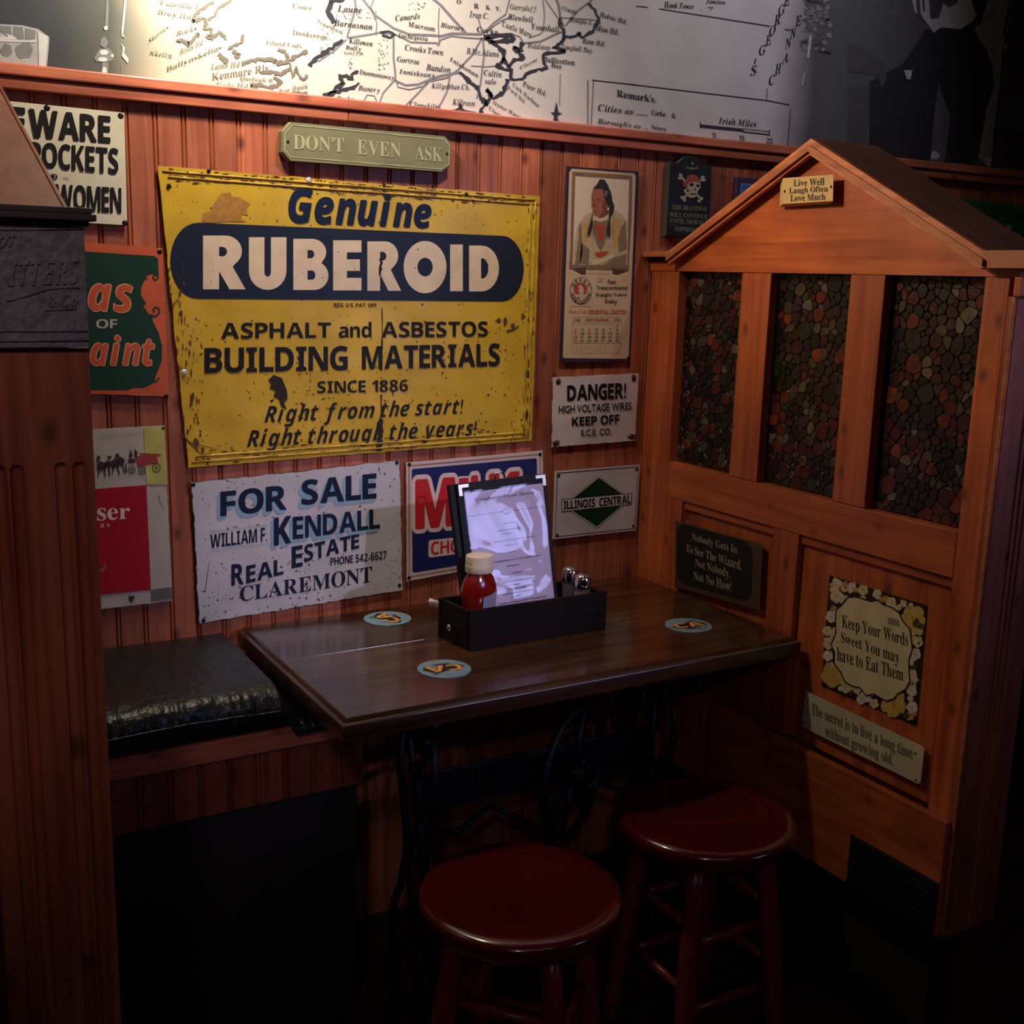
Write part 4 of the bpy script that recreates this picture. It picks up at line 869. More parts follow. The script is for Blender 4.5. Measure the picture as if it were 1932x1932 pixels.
pc('printed_earring', ell(993, 860, 20, 22, 12), MATS['paint_pale'], 8); pc('printed_hair', [(930, 500), (990, 520), (960, 640), (920, 600)], mat('print_greyhair', srgb(112, 104, 106), .5), 7)
pc('printed_sleeve', [(620, 1830), (850, 1830), (1110, 1720), (1100, 1790), (900, 1880), (760, 1932), (700, 1932)], MATS['print_cream'], 4)
pc('picture_frame', [(240, 0), (1390, 0), (1385, 100), (240, 80)], FRM, 2, CA2)
for q in ([(300, 75), (560, 40), (560, 175), (480, 175)], [(1070, 60), (1390, 100), (1180, 180), (1080, 170)]): pc('frame_bracket', q, MATS['print_darkbrown'], 3, CA2)
# round emblem
pc('emblem', ell(468, 492, 208, 262), INK, 2, CA2); pc('emblem', ell(468, 492, 198, 252), mat('print_ivory', srgb(196, 172, 146), .5), 3, CA2); pc('emblem', ell(460, 470, 132, 136), rdp, 4, CA2)
pc('emblem', [(415, 480), (440, 470), (420, 420), (440, 375), (470, 390), (500, 420), (525, 460), (520, 530), (500, 570), (450, 560), (440, 520)], MATS['print_ivory'], 5, CA2)
pc('emblem', [(330, 590), (400, 560), (520, 560), (590, 600), (540, 640), (400, 640)], MATS['print_ivory'], 5, CA2); pc('emblem', [(390, 620), (450, 615), (420, 645)], INK, 6, CA2)
for wd, r_, a0, a1, up in (('GREAT', 1, 212, 328, 1), ('NORTHERN', 1, 160, 20, -1)):
    n = len(wd)
    for i, ch in enumerate(wd):
        a = math.radians(a0 + (a1 - a0) * i / (n - 1)); cx = 466 + 168 * math.cos(a); cy = 492 + 212 * math.sin(a)
        rot = (a + PI / 2) if up == 1 else (a - PI / 2)
        def cb(vs, fs, cx=cx, cy=cy, rot=rot, s=s):
            mx_ = (min(v.x for v in vs) + max(v.x for v in vs)) / 2; my_ = (min(v.y for v in vs) + max(v.y for v in vs)) / 2
            VV = []
            for v in vs:
                X = (v.x - mx_) * 78; Y = -(v.y - my_) * 84
                VV.append(WALL(*CA2(cx + X * math.cos(rot) - Y * math.sin(rot), cy + X * math.sin(rot) + Y * math.cos(rot)), .0121))
            mesh_obj('lettering', VV, fs, INK, s)
        text_raw(ch, 'bold', 0, 1, cb)
DK = mat('print_ink', srgb(56, 44, 40), .5)
for st_, a, b_, st, m_ in (('Fast', (985, 280, 365), (1145, 290, 368), 'bold', DK), ('Transcontinental', (775, 398, 475), (1355, 402, 478), 'bold', DK), ('Freight Trains', (760, 535, 640), (1345, 545, 612), 'bold', DK), ('Daily', (930, 655, 750), (1165, 660, 775), 'bold', DK),
                       ('Route of the', (235, 858, 945), (580, 862, 945), 'sbi', rdp), ('ORIENTAL LIMITED', (610, 860, 945), (1335, 862, 948), 'bold', rdp), ('SEPTEMBER', (555, 1030, 1072), (1000, 1032, 1074), 'bold', rdp), ('1928', (335, 1034, 1072), (460, 1034, 1072), 'serif', DK), ('1928', (1100, 1034, 1072), (1230, 1034, 1072), 'serif', DK)):
    text(st_, a, b_, m_, s, WALL, CA2, st, out=o + .0006, res=2)
ribbons('print_line', [([(315, 1000), (1260, 1000), (1235, 1500), (1215, 1690), (280, 1690), (300, 1500), (315, 1000)], 5), ([(305, 1090), (1250, 1090)], 4), ([(305, 1130), (1250, 1130)], 4), ([(300, 1500), (1235, 1500)], 6)] + [([(430 + k * 136, 1130), (425 + k * 134, 1500)], 2.5) for k in range(6)] + [([(265, 795), (670, 795)], 6), ([(600, 160), (1020, 165)], 5)], FRM, s, WALL, CA2, out=o + .0003)
ribbons('calendar_marks', [([(x, 1540), (x - 5, 1660)], 5, 2, 3) for x in range(340, 1220, 50)], FRM, s, WALL, CA2, out=o + .0004)
ribbons('print_line', [([(780, 270), (850, 250), (900, 270), (850, 300), (780, 320), (900, 325)], 9), ([(1215, 330), (1290, 280), (1355, 290), (1350, 330)], 5)], mat('print_faded', srgb(186, 128, 96), .5), s, WALL, CA2, out=o + .0003)
d = 1
for row in range(5):
    for col in range(7):
        if row == 0 and col < 6: continue
        if d > 29: break
        x = 365 + col * 134 - row * 2; y = 1170 + row * 70; wN = 20 if d < 10 else 38
        text(str(d), (x - wN, y - 24, y + 24), (x + wN, y - 24, y + 24), rdp if col == 0 else DK, s, WALL, CA2, 'serif', out=o + .0006, res=1, name='date_number')
        d += 1
screws([(243, 105), (1527, 185)], s, WALL, CA1, .0028, .0092); screws([(118, 1810), (1365, 1770)], s, WALL, CA2, .0028, .0092)

# --- pirate plaque
s = root_at(WALL, (520, 800), PI_, 'wooden_plaque', 'black arched plaque with a skull in a red headscarf over crossed bones', 'sign', 'signs on the back wall')
BK = mat('paint_nearblack', srgb(30, 34, 44), .55, var=.2, vscale=20)
out_ = [(200, 205), (215, 235), (330, 225), (400, 160), (430, 130), (520, 118), (620, 135), (680, 190), (730, 245), (790, 262), (872, 270), (835, 1180), (830, 1410), (480, 1405), (135, 1390), (165, 900)]
slab('board', out_, mat('plaque_edge', srgb(74, 72, 64), .7, var=.2, vscale=40), s, WALL, PI_, th=.016, bev=.003)
poly('painted_face', grow(out_, .985), BK, s, WALL, PI_, out=.0165)
BN = mat('print_bone', srgb(196, 180, 148), .5, var=.15, vscale=150)
RDS = mat('print_scarf', srgb(176, 74, 70), .5, var=.15, vscale=120)
ribbons('printed_bones', [([(370, 440), (690, 800)], 34), ([(720, 480), (420, 790)], 34)], BN, s, WALL, PI_, out=.0172)
join_polys('printed_bones', [blob(x, y, 30, 26, i, .15, 14) for i, (x, y) in enumerate([(372, 425), (360, 470), (720, 455), (740, 500), (400, 780), (430, 815), (700, 795), (665, 830)])], BN, s, WALL, PI_, out=.0174)
poly('printed_skull', [(470, 520), (580, 500), (680, 540), (690, 620), (640, 680), (640, 740), (580, 785), (510, 780), (480, 740), (430, 700), (420, 660), (480, 620)], BN, s, WALL, PI_, out=.0178)
poly('printed_scarf', [(475, 440), (540, 412), (620, 425), (675, 480), (690, 545), (600, 525), (520, 530), (490, 560), (470, 620), (410, 600), (400, 540), (450, 520)], RDS, s, WALL, PI_, out=.0182)
join_polys('printed_skull', [blob(548, 572, 30, 26, 3, .2, 14), blob(645, 588, 26, 24, 5, .2, 14), [(598, 620), (620, 660), (590, 665)], blob(485, 668, 18, 20, 7, .2, 12), [(520, 715), (620, 712), (600, 728), (530, 730)]], INK, s, WALL, PI_, out=.0184)
join_polys('printed_bones', [blob(560, 240, 20, 26, 2, .2, 12), [(465, 265), (500, 300), (610, 305), (650, 265), (640, 300), (600, 330), (500, 330)], [(440, 300), (500, 305), (530, 335), (515, 340)], [(660, 320), (610, 305), (575, 335), (590, 340)]], mat('print_bone_dim', srgb(140, 130, 104), .5), s, WALL, PI_, out=.0172)
KH = mat('print_khaki', srgb(146, 142, 104), .6)
for st_, a, b_ in (('THE BEATINGS', (235, 895, 970), (782, 925, 992)), ('WILL CONTINUE', (200, 1010, 1085), (797, 1045, 1118)), ('UNTIL MORALE', (200, 1108, 1182), (800, 1145, 1218)), ('IMPROVES', (285, 1238, 1308), (700, 1262, 1332))):
    text(st_, a, b_, KH, s, WALL, PI_, 'serif', out=.0172, res=2)

# --- small blue picture
s = root_at(WALL, (1400, 620), PI_, 'small_picture', 'small picture with purple frame and glowing blue middle behind the gable', 'picture', 'signs on the back wall')
slab('frame', [(1262, 450), (1680, 480), (1650, 860), (1235, 830)], mat('frame_purple', srgb(74, 44, 76), .5, var=.3, vscale=90), s, WALL, PI_, th=.012, bev=.002)
poly('picture_face', [(1335, 560), (1585, 578), (1570, 780), (1320, 765)], mat('print_azure', srgb(60, 110, 190), .3, var=.5, vscale=60), s, WALL, PI_, out=.0128)
ribbons('inner_border', [([(1335, 560), (1585, 578), (1570, 780), (1320, 765), (1335, 560)], 10)], mat('print_paleblue', srgb(150, 190, 230), .3), s, WALL, PI_, out=.0132)

# --- green sign in the next booth
GS = crop(1780, 360, 10.73)
s = root_at(WALL, (1300, 700), GS, 'enamel_sign', 'dark green sign with white letters on the wall beyond the right booth partition', 'sign', 'signs on the back wall')
board('plate', [(-60, 130), (3300, 470), (3300, 3000), (-60, 3000)], enamel('enamel_green', srgb(38, 128, 74), .2, .01, .1, .4), s, WALL, GS, th=.003, nx=20, ny=20, back=.0055)
ribbons('print_line', [([(0, 300), (400, 400), (1000, 490), (1800, 560)], 30, 4, 3)], mat('paint_darkgreen', srgb(20, 70, 46), .5), s, WALL, GS, out=.0092)
WG = mat('paint_greywhite', srgb(214, 208, 200), .5)
join_polys('lettering', [ell(1315, 750, 62, 62), [(1260, 850), (1345, 850), (1345, 1400), (1260, 1400)], [(1430, 860), (1540, 860), (1750, 1500), (1640, 1500)], [(800, 635), (900, 635), (960, 655), (950, 740), (850, 700)]], WG, s, WALL, GS, out=.0094)
poly('ribbon_print', [(990, 650), (1160, 850), (1080, 830), (950, 745)], mat('paint_pink', srgb(190, 120, 116), .5), s, WALL, GS, out=.0096)

# ================================================================== BOOTH PARTITIONS
def V(x, y, z): return Vector((x, y - 2.2, z + 1.47))      # camera-centred metres -> world
def bx(mb, x0, x1, y0, y1, z0, z1, bev=0.0): return mb.box(x0, x1, y0 - 2.2, y1 - 2.2, z0 + 1.47, z1 + 1.47, bev)
def part(name, m, parent, x0, x1, y0, y1, z0, z1, bev=0.0): return bx(MB(), x0, x1, y0, y1, z0, z1, bev).build(name, m, parent)
BLKW = mat('shade_black', srgb(26, 22, 20), .8)  # black stands in for the darkness under bench and partitions
def fluted(name, x0, x1, y, z0, z1, ztop, centres, rw, depth, m, parent, thick=.02):
    """board facing the room (-y) with round-topped flutes cut into its face"""
    nx = 96; zs_ = [z0 + (ztop - .03 - z0) * k / 6 for k in range(7)] + [ztop - .03 + .032 * k / 20 for k in range(1, 21)] + [ztop + .002 + (z1 - ztop - .002) * k / 2 for k in range(1, 3)]
    vs = []; fs = []
    for z in zs_:
        for i in range(nx + 1):
            x = x0 + (x1 - x0) * i / nx; dpt = 0
            for c in centres:
                dx = (x - c) / rw
                zz = (z - (ztop - rw)) / rw
                rr_ = abs(dx) if zz < 0 else math.hypot(dx, zz)
                if rr_ < 1: dpt = max(dpt, depth * math.sqrt(1 - rr_ * rr_) ** .8)
            vs.append(V(x, y + dpt, z))
    W1 = nx + 1
    for j in range(len(zs_) - 1):
        for i in range(nx): fs.append((j * W1 + i, j * W1 + i + 1, (j + 1) * W1 + i + 1, (j + 1) * W1 + i))
    k = len(vs)
    for (x, z) in ((x0, z0), (x1, z0), (x1, z1), (x0, z1)): vs.append(V(x, y, z))
    for (x, z) in ((x0, z0), (x1, z0), (x1, z1), (x0, z1)): vs.append(V(x, y + thick, z))
    fs += [(k, k + 4, k + 5, k + 1), (k + 1, k + 5, k + 6, k + 2), (k + 2, k + 6, k + 7, k + 3), (k + 3, k + 7, k + 4, k), (k + 4, k + 7, k + 6, k + 5)]
    o = mesh_obj(name, vs, fs, m, parent)
    return autosmooth(o, 50)

# ---------------------------------------------------------------- right partition
bp_ = thing('booth_partition', 'pine booth partition with gabled top and three dark pebble-glass windows', 'partition', V(1.72, 1.7, -1.47), 'booth partitions')
part('core', PINE_P, bp_, 1.690, 1.790, 1.232, 2.196, -1.165, .02)
part('added_plinth', BLKW, bp_, 1.70, 1.78, 1.27, 2.196, -1.47, -1.166)  # added unseen base down to the floor, darkness put into its colour
WT, WBm = .018, -.417
part('stile', PINE_P, bp_, 1.657, 1.689, 2.092, 2.196, -1.165, WT, .0015)
part('stile', PINE_P, bp_, 1.657, 1.678, 1.792, 1.880, WBm, WT, .0015)
part('stile', PINE_P, bp_, 1.657, 1.678, 1.492, 1.575, WBm, WT, .0015)
part('stile', PINE_P, bp_, 1.657, 1.689, 1.2305, 1.278, -1.165, WT, .0015)
part('rail', PINE_PY, bp_, 1.657, 1.689, 1.279, 2.091, -.502, WBm - .001, .0015)
part('stile', PINE_P, bp_, 1.657, 1.689, 1.656, 1.730, -.937, -.503, .0015)
part('stile', PINE_P, bp_, 1.657, 1.689, 2.035, 2.091, -.937, -.503, .0015)
part('lower_panel', PINE_P, bp_, 1.672, 1.689, 1.731, 2.034, -.937, -.503)
part('lower_panel', PINE_P, bp_, 1.672, 1.689, 1.279, 1.655, -.937, -.503)
part('panel_molding', PINE_PY, bp_, 1.664, 1.6715, 1.731, 2.034, -.522, -.503, .002)
part('panel_molding', PINE_PY, bp_, 1.664, 1.6715, 1.279, 1.655, -.522, -.503, .002)
part('base_board', PINE_PY, bp_, 1.640, 1.6565, 1.221, 1.871, -1.165, -.938, .003)
vt = part('vent', BLACK, bp_, 1.636, 1.6395, 1.222, 1.432, -1.160, -1.057)
for k in range(9): part('slat', BLACK, vt, 1.633, 1.6358, 1.228, 1.426, -1.155 + k * .0112, -1.150 + k * .0112)
# gable
gy = [(2.197, .0185), (2.197, .040), (2.100, .040), (1.680, .246), (1.268, .036), (1.212, .036), (1.212, .0185)]
MB().prism([V(1.655, y, z) for y, z in gy], (.02, 0, 0)).build('gable_board', wood('pine_gable', srgb(214, 106, 46), srgb(170, 70, 28), 'y', knots=.25, vary=.3), bp_)
MB().prism([V(1.768, y, z) for y, z in gy], (.02, 0, 0)).build('gable_board', PINE_P, bp_)
roof = [(2.197, .050), (2.100, .050), (1.680, .256), (1.270, .046), (1.185, .046), (1.185, .058), (1.268, .058), (1.680, .270), (2.102, .062), (2.197, .062)]
MB().prism([V(1.642, y, z) for y, z in roof], (.165, 0, 0)).build('roof', PLY, bp_)
for (a, b_, th, x0, wd, zo) in (((2.197, .062), (2.100, .062), .012, 1.630, .012, 0), ((2.100, .062), (1.680, .270), .030, 1.630, .012, 0), ((1.680, .270), (1.268, .060), .030, 1.630, .012, 0), ((1.268, .060), (1.185, .060), .028, 1.630, .012, 0),
                             ((2.102, .052), (1.680, .258), .012, 1.6235, .0066, 0), ((1.680, .258), (1.262, .046), .012, 1.6235, .0066, 0)):
    q = [V(x0, a[0], a[1] + zo), V(x0, b_[0], b_[1] + zo), V(x0, b_[0], b_[1] + zo - th), V(x0, a[0], a[1] + zo - th)]
    fix_normals(MB().prism(q, (wd, 0, 0)).build('roof_trim', PINE_T, bp_))
part('roof_trim', PINE_T, bp_, 1.630, 1.807, 1.173, 1.1845, .030, .060, .002)
part('frieze_board', PINE_PY, bp_, 1.642, 1.800, 1.198, 1.2115, -.012, .018, .001)
fluted('end_post', 1.657, 1.792, 1.212, -1.165, -.013, -.06, (1.706, 1.720, 1.734), .0055, .004, wood('pine_post_right', srgb(168, 92, 64), srgb(128, 62, 44), 'z', knots=1, vary=.2), bp_, .018)  # not aged wood; tone set separately to offset light on this end face
part('corner_bead', PINE_T, bp_, 1.6515, 1.6568, 1.2125, 1.2200, -1.165, -.013, .002)

# pebble glass: cells cut from a Voronoi tiling, each piece with its own edges and thickness
GC = [srgb(*c) for c in ((70, 34, 26), (110, 44, 30), (52, 36, 28), (34, 26, 24), (92, 74, 58), (140, 62, 34), (120, 104, 86), (46, 48, 38), (86, 30, 34), (24, 20, 20), (72, 58, 52), (64, 40, 50))]
GM = [mat('pebble_%d' % i, tuple(q * .6 for q in c), .3, var=.45, vscale=70, coat=.0, bump=.15, bscale=160) for i, c in enumerate(GC)]
GROUT = mat('grout_dark', srgb(30, 20, 18), .6)
def clip(pg, px, py, nx_, ny_):
    """keep the side where (p - (px,py)).n <= 0"""
    out = []
    for i in range(len(pg)):
        a = pg[i]; b = pg[(i + 1) % len(pg)]
        da = (a[0] - px) * nx_ + (a[1] - py) * ny_; db = (b[0] - px) * nx_ + (b[1] - py) * ny_
        if da <= 0: out.append(a)
        if (da < 0 < db) or (db < 0 < da):
            f = da / (da - db); out.append((a[0] + (b[0] - a[0]) * f, a[1] + (b[1] - a[1]) * f))
    return out
def pebble_window(y0, y1, z0, z1, seed, parent, nmax=100):
    rnd = random.Random(seed)
    fr = thing('glass_panel', None, None, V(1.68, (y0 + y1) / 2, z0)); fr.parent = parent; fr.matrix_parent_inverse = Matrix.Translation(parent.location).inverted()
    bpn = part('backing', GROUT, None, 1.684, 1.6895, y0, y1, z0, z1); adopt_world(bpn, fr, parent)
    # variable-size seeds
    pts = []; tries = 0
    while tries < 9000 and len(pts) < 260:
        tries += 1; y = rnd.uniform(y0, y1); z = rnd.uniform(z0, z1)
        zone = math.sin(y * 31 + seed) * math.sin(z * 23 + seed * 2)
        r = (.0125 if zone < 0 else .0165) * rnd.choice((.62, .8, 1, 1, 1.35)) * (1 if tries < 5000 else .8)
        if all(math.hypot(y - p[0], z - p[1]) > (r + p[2]) * .62 for p in pts): pts.append((y, z, r))
    cells = []
    for i, (y, z, r) in enumerate(pts):
        pg = [(y0, z0), (y1, z0), (y1, z1), (y0, z1)]
        for j, (y2, z2, r2) in enumerate(pts):
            if j == i: continue
            d = math.hypot(y2 - y, z2 - z)
            if d > .09: continue
            f = .5 + (r * r - r2 * r2) / (2 * d * d) * .8
            pg = clip(pg, y + (y2 - y) * f, z + (z2 - z) * f, (y2 - y) / d, (z2 - z) / d)
            if len(pg) < 3: break
        if len(pg) < 3: continue
        cy = sum(p[0] for p in pg) / len(pg); cz = sum(p[1] for p in pg) / len(pg)
        area = abs(sum(pg[k][0] * pg[(k + 1) % len(pg)][1] - pg[(k + 1) % len(pg)][0] * pg[k][1] for k in range(len(pg)))) / 2
        if area < 1.2e-5: continue
        cells.append((area, cy, cz, pg))
    cells.sort(key=lambda c: -c[0])
    rest = MB(); restm = []
    for i, (area, cy, cz, pg) in enumerate(cells):
        def ring(ins, k):
            o_ = []
            for p in pg:
                d = math.hypot(p[0] - cy, p[1] - cz); f = max(.3, 1 - ins / d); o_.append((cy + (p[0] - cy) * f, cz + (p[1] - cz) * f))
            return o_
        # round the corners a little
        def rnd_(o_):
            r2 = []
            for k in range(len(o_)):
                a = o_[k - 1]; b = o_[k]; c = o_[(k + 1) % len(o_)]
                r2.append((b[0] + (a[0] - b[0]) * .22, b[1] + (a[1] - b[1]) * .22)); r2.append((b[0] + (c[0] - b[0]) * .22, b[1] + (c[1] - b[1]) * .22))
            return r2
        A0 = rnd_(ring(.0005, 0)); A1 = rnd_(ring(.0017, 0)); n = len(A0); hgt = rnd.uniform(.0028, .0045)
        vs = [V(1.6838, p[0], p[1]) for p in A0] + [V(1.6838 - hgt * .7, p[0], p[1]) for p in A0] + [V(1.6838 - hgt, p[0], p[1]) for p in A1]
        fs = []
        for r_ in (0, 1): fs += [(r_ * n + k, r_ * n + (k + 1) % n, (r_ + 1) * n + (k + 1) % n, (r_ + 1) * n + k) for k in range(n)]
        fs.append(tuple(range(2 * n, 3 * n)))
        wt = rnd.random(); dk = math.sin(cy * 40 + seed * 3) * math.sin(cz * 34 + seed) > .25; ci = rnd.choice((3, 9, 2, 7, 3, 0)) if dk and wt < .85 else rnd.choice((1, 5, 1, 8, 0, 2)) if area > 5.0e-4 and wt < .7 else rnd.choice((0, 2, 3, 3, 7, 9, 10, 11, 4, 4, 6, 1, 8, 2, 0))
        if i < nmax:
            o = mesh_obj('glass_piece', vs, fs, GM[ci]); adopt_world(o, fr, parent)
        else:
            rest.add(vs, fs); restm += [ci] * len(fs)
    o = mesh_obj('small_glass_pieces', rest.v, rest.f, None, None, mats=GM, fmat=restm); o['kind'] = 'stuff'; adopt_world(o, fr, parent)
def adopt_world(o, par, top):
    """parent to a part that sits under a thing, keeping the world-space mesh where it is"""
    o.parent = par
    o.matrix_parent_inverse = (Matrix.Translation(par.location)).inverted()
pebble_window(1.881, 2.091, WBm, WT, 3, bp_); pebble_window(1.576, 1.791, WBm, WT, 5, bp_); pebble_window(1.279, 1.491, WBm, WT, 9, bp_)

# ---------------------------------------------------------------- left partition
lp_ = thing('booth_partition', 'dark pine booth post at the left with fluted face and cast iron plaque', 'partition', V(.157, 1.7, -1.47), 'booth partitions')
part('core', PINE_L, lp_, .105, .208, 1.232, 2.17, -1.165, .045)
part('added_plinth', BLKW, lp_, .11, .2, 1.26, 2.17, -1.47, -1.166)  # left base added likewise, black in place of the dark below
fluted('end_post', .100, .215, 1.21, -1.165, -.083, -.198, (.1255, .1415, .183, .2005), .0062, .0055, PINE_L, lp_, .022)
part('corner_bead', PINE_T, lp_, .2085, .2155, 1.2325, 1.240, -1.165, -.083, .001)
lroof = [(2.17, .053), (2.10, .053), (1.755, .2325), (1.2915, .056), (1.195, .050), (1.195, .040), (1.295, .040), (1.755, .216), (2.09, .040), (2.17, .040)]
MB().prism([V(.098, y, z) for y, z in lroof], (.1135, 0, 0)).build('roof', wood('plywood_left', srgb(176, 98, 68), srgb(150, 78, 54), 'y', rough=.7, knots=.1, coat=0, vary=.1), lp_)
MB().prism([V(.2118, y, z + .001) for y, z in lroof], (.0035, 0, 0)).build('roof_trim', PINE_T, lp_)
cap_ = MB()
for i, (dy, zt, zb, dx) in enumerate(((.020, .0525, .0465, .006), (.024, .0465, .040, .009), (.014, .040, .035, .004))):
    bx(cap_, .094, .215 + dx, 1.2094 - dy, 1.2094, zb, zt, .0012)
cap_.build('cap_molding', mat('cap_dark', srgb(66, 46, 48), .5, var=.3, vscale=40), lp_)
pl_ = part('iron_plaque', PLAQUEIRON, lp_, .094, .2145, 1.201, 1.2094, -.082, .0345, .001)
FR = on('front', 1.201 - 2.2)
def relief(nm, pts, r): return MB().tube([FR(x, y, .0006) for x, y in pts], r, 6).build(nm, PLAQUEIRON, pl_, True)
PL = crop(0, 180, 3.578)
def R_(pts): return [PL(*p) for p in pts]
for pts, r in (((( -60, 905), (570, 900)), .0012), (((-60, 1590), (590, 1590)), .0012), (((-60, 1655), (600, 1650)), .0016), (((40, 1390), (170, 1355), (330, 1305), (470, 1295), (540, 1300)), .0011), (((300, 1450), (520, 1440)), .001)):
    relief('relief_line', R_(pts), r)
text('ITTERS', (50, 1120, 1290), (530, 1090, 1270), PLAQUEIRON, pl_, FR, PL, 'bi', out=.0003, extr=.0017, name='relief_letters')
text('& Co', (320, 1350, 1430), (520, 1345, 1425), PLAQUEIRON, pl_, FR, PL, 'sbi', out=.0003, extr=.0014, name='relief_letters')
text('OT', (-20, 960, 1030), (110, 945, 1015), PLAQUEIRON, pl_, FR, PL, 'sbi', out=.0003, extr=.0014, name='relief_letters')

# ================================================================== BENCH
PINE_B = wood('pine_bench', srgb(136, 68, 44), srgb(100, 44, 30), 'z', knots=.6)
bn = thing('bench', 'built-in bench box with beadboard front and a black vinyl cushion', 'bench', V(.5, 2.0, -1.47))
part('box_core', BLKW, bn, .2165, .775, 1.862, 2.196, -1.47, -.80)  # black core: the darkness below the beadboard is put into its colour
part('front_board', PINE_X, bn, .2165, .78, 1.838, 1.861, -.838, -.800, .002)
bw = .0515; bpk = None
bprof = [(0, .004), (.002, 0), (.0045, -.0008), (.007, 0), (.0085, .003), (.0105, 0), (.03, 0), (bw - .0006, 0), (bw, .004)]
vs = [(x, y + 1.848 - 2.2, z + 1.47) for z in (-.940, -.8385) for x, y in bprof]; nb = len(bprof)
fs = [(i, i + 1, nb + i + 1, nb + i) for i in range(nb - 1)]
for k in range(11):
    if bpk is None:
        bpk = mesh_obj('plank', vs, fs, PINE_B, bn); bpk.location = (.2175, 0, 0); base_loc = bpk.location.copy()
    else:
        o = bpk.copy(); C.objects.link(o); o.location = (.2175 + k * bw * .995, 0, 0)
# cushion: a soft block, wrinkled along its front edge
VIN = mat('vinyl_black', srgb(24, 27, 25), .36, bump=.45, bscale=55, coat=.0)
cn = 60; cm_ = 26; vs = []; fs = []; rc = random.Random(5)
def cush(u, v):
    x = .2165 + u * .545
    # v runs: back bottom .. over the top .. front bottom
    zt = -.722 if x < .62 else (-.722 - .050 * min(1, (x - .62) / .028))
    zb = -.7985
    path = [(2.192, zb), (2.194, zt - .012), (2.188, zt), (2.10, zt + .001), (1.98, zt), (1.88, zt - .001), (1.852, zt - .006), (1.836, zt - .020), (1.830, zt - .038), (1.836, zb + .006), (1.85, zb)]
    f = v * (len(path) - 1); i = min(int(f), len(path) - 2); f -= i
    y = path[i][0] + (path[i + 1][0] - path[i][0]) * f; z = path[i][1] + (path[i + 1][1] - path[i][1]) * f
    if .45 < v < .95:
        wv = math.sin(x * 210 + math.sin(x * 57) * 3) * .0009 + math.sin(x * 71 + v * 9) * .0010
        k = 1 - abs(v - .7) / .25
        y -= wv * k; z += wv * .8 * k + .004 * math.sin(x * 17) * k
    return V(x, y, z)
for j in range(cm_ + 1):
    for i in range(cn * 3 + 1): vs.append(cush(i / (cn * 3), j / cm_))
W1 = cn * 3 + 1
for j in range(cm_):
    for i in range(cn * 3): fs.append((j * W1 + i, j * W1 + i + 1, (j + 1) * W1 + i + 1, (j + 1) * W1 + i))
fs.append(tuple(j * W1 for j in range(cm_ + 1))); fs.append(tuple(j * W1 + W1 - 1 for j in range(cm_, -1, -1)))
mesh_obj('seat_cushion', vs, fs, VIN, bn, True)
MB().tube([cush(i / 120, .80) + Vector((0, -.0015, 0)) for i in range(121)], .0022, 6).build('piping', VIN, bn, True)

# ================================================================== TABLE ON A SEWING MACHINE BASE
TX0, TX1, TY0, TY1 = .650, 1.6535, 1.622, 2.188
tb = thing('treadle_table', 'dark walnut table on a cast iron sewing machine treadle base, set against the partition', 'table', V(1.14, 1.85, -1.47))
def tplank(y0, y1): return part('plank', WALNUT, tb, TX0 + .012, TX1 - .012, y0, y1, -.748, -.7125, .0012)
tplank(TY0 + .0125, 1.9475); tplank(1.9485, TY1 - .012)
# edge moulding, an ogee running round all four sides
og = [(.0125, -.7125), (.010, -.7140), (.0085, -.7165), (.0068, -.7190), (.0035, -.7200), (.0010, -.7212), (0, -.7230), (0, -.7480), (.0125, -.7480)]
def ogee(a, b_, inx, iny, ax):
    vs = []
    for (p, sgn) in ((a, 1), (b_, -1)):
        for (i_, z) in og: vs.append(V(p[0] + inx * i_ + (sgn * i_ if ax == 'x' else 0), p[1] + iny * i_ + (sgn * i_ if ax == 'y' else 0), z))
    n = len(og); fs = [(i, (i + 1) % n, (i + 1) % n + n, i + n) for i in range(n)] + [tuple(range(n)), tuple(range(n, 2 * n))]
    return autosmooth(mesh_obj('edge_molding', vs, fs, WALNUT, tb), 35)
ogee((TX0, TY0), (TX1, TY0), 0, 1, 'x'); ogee((TX0, TY1), (TX1, TY1), 0, -1, 'x')
ogee((TX0, TY0), (TX0, TY1), 1, 0, 'y'); ogee((TX1, TY0), (TX1, TY1), -1, 0, 'y')
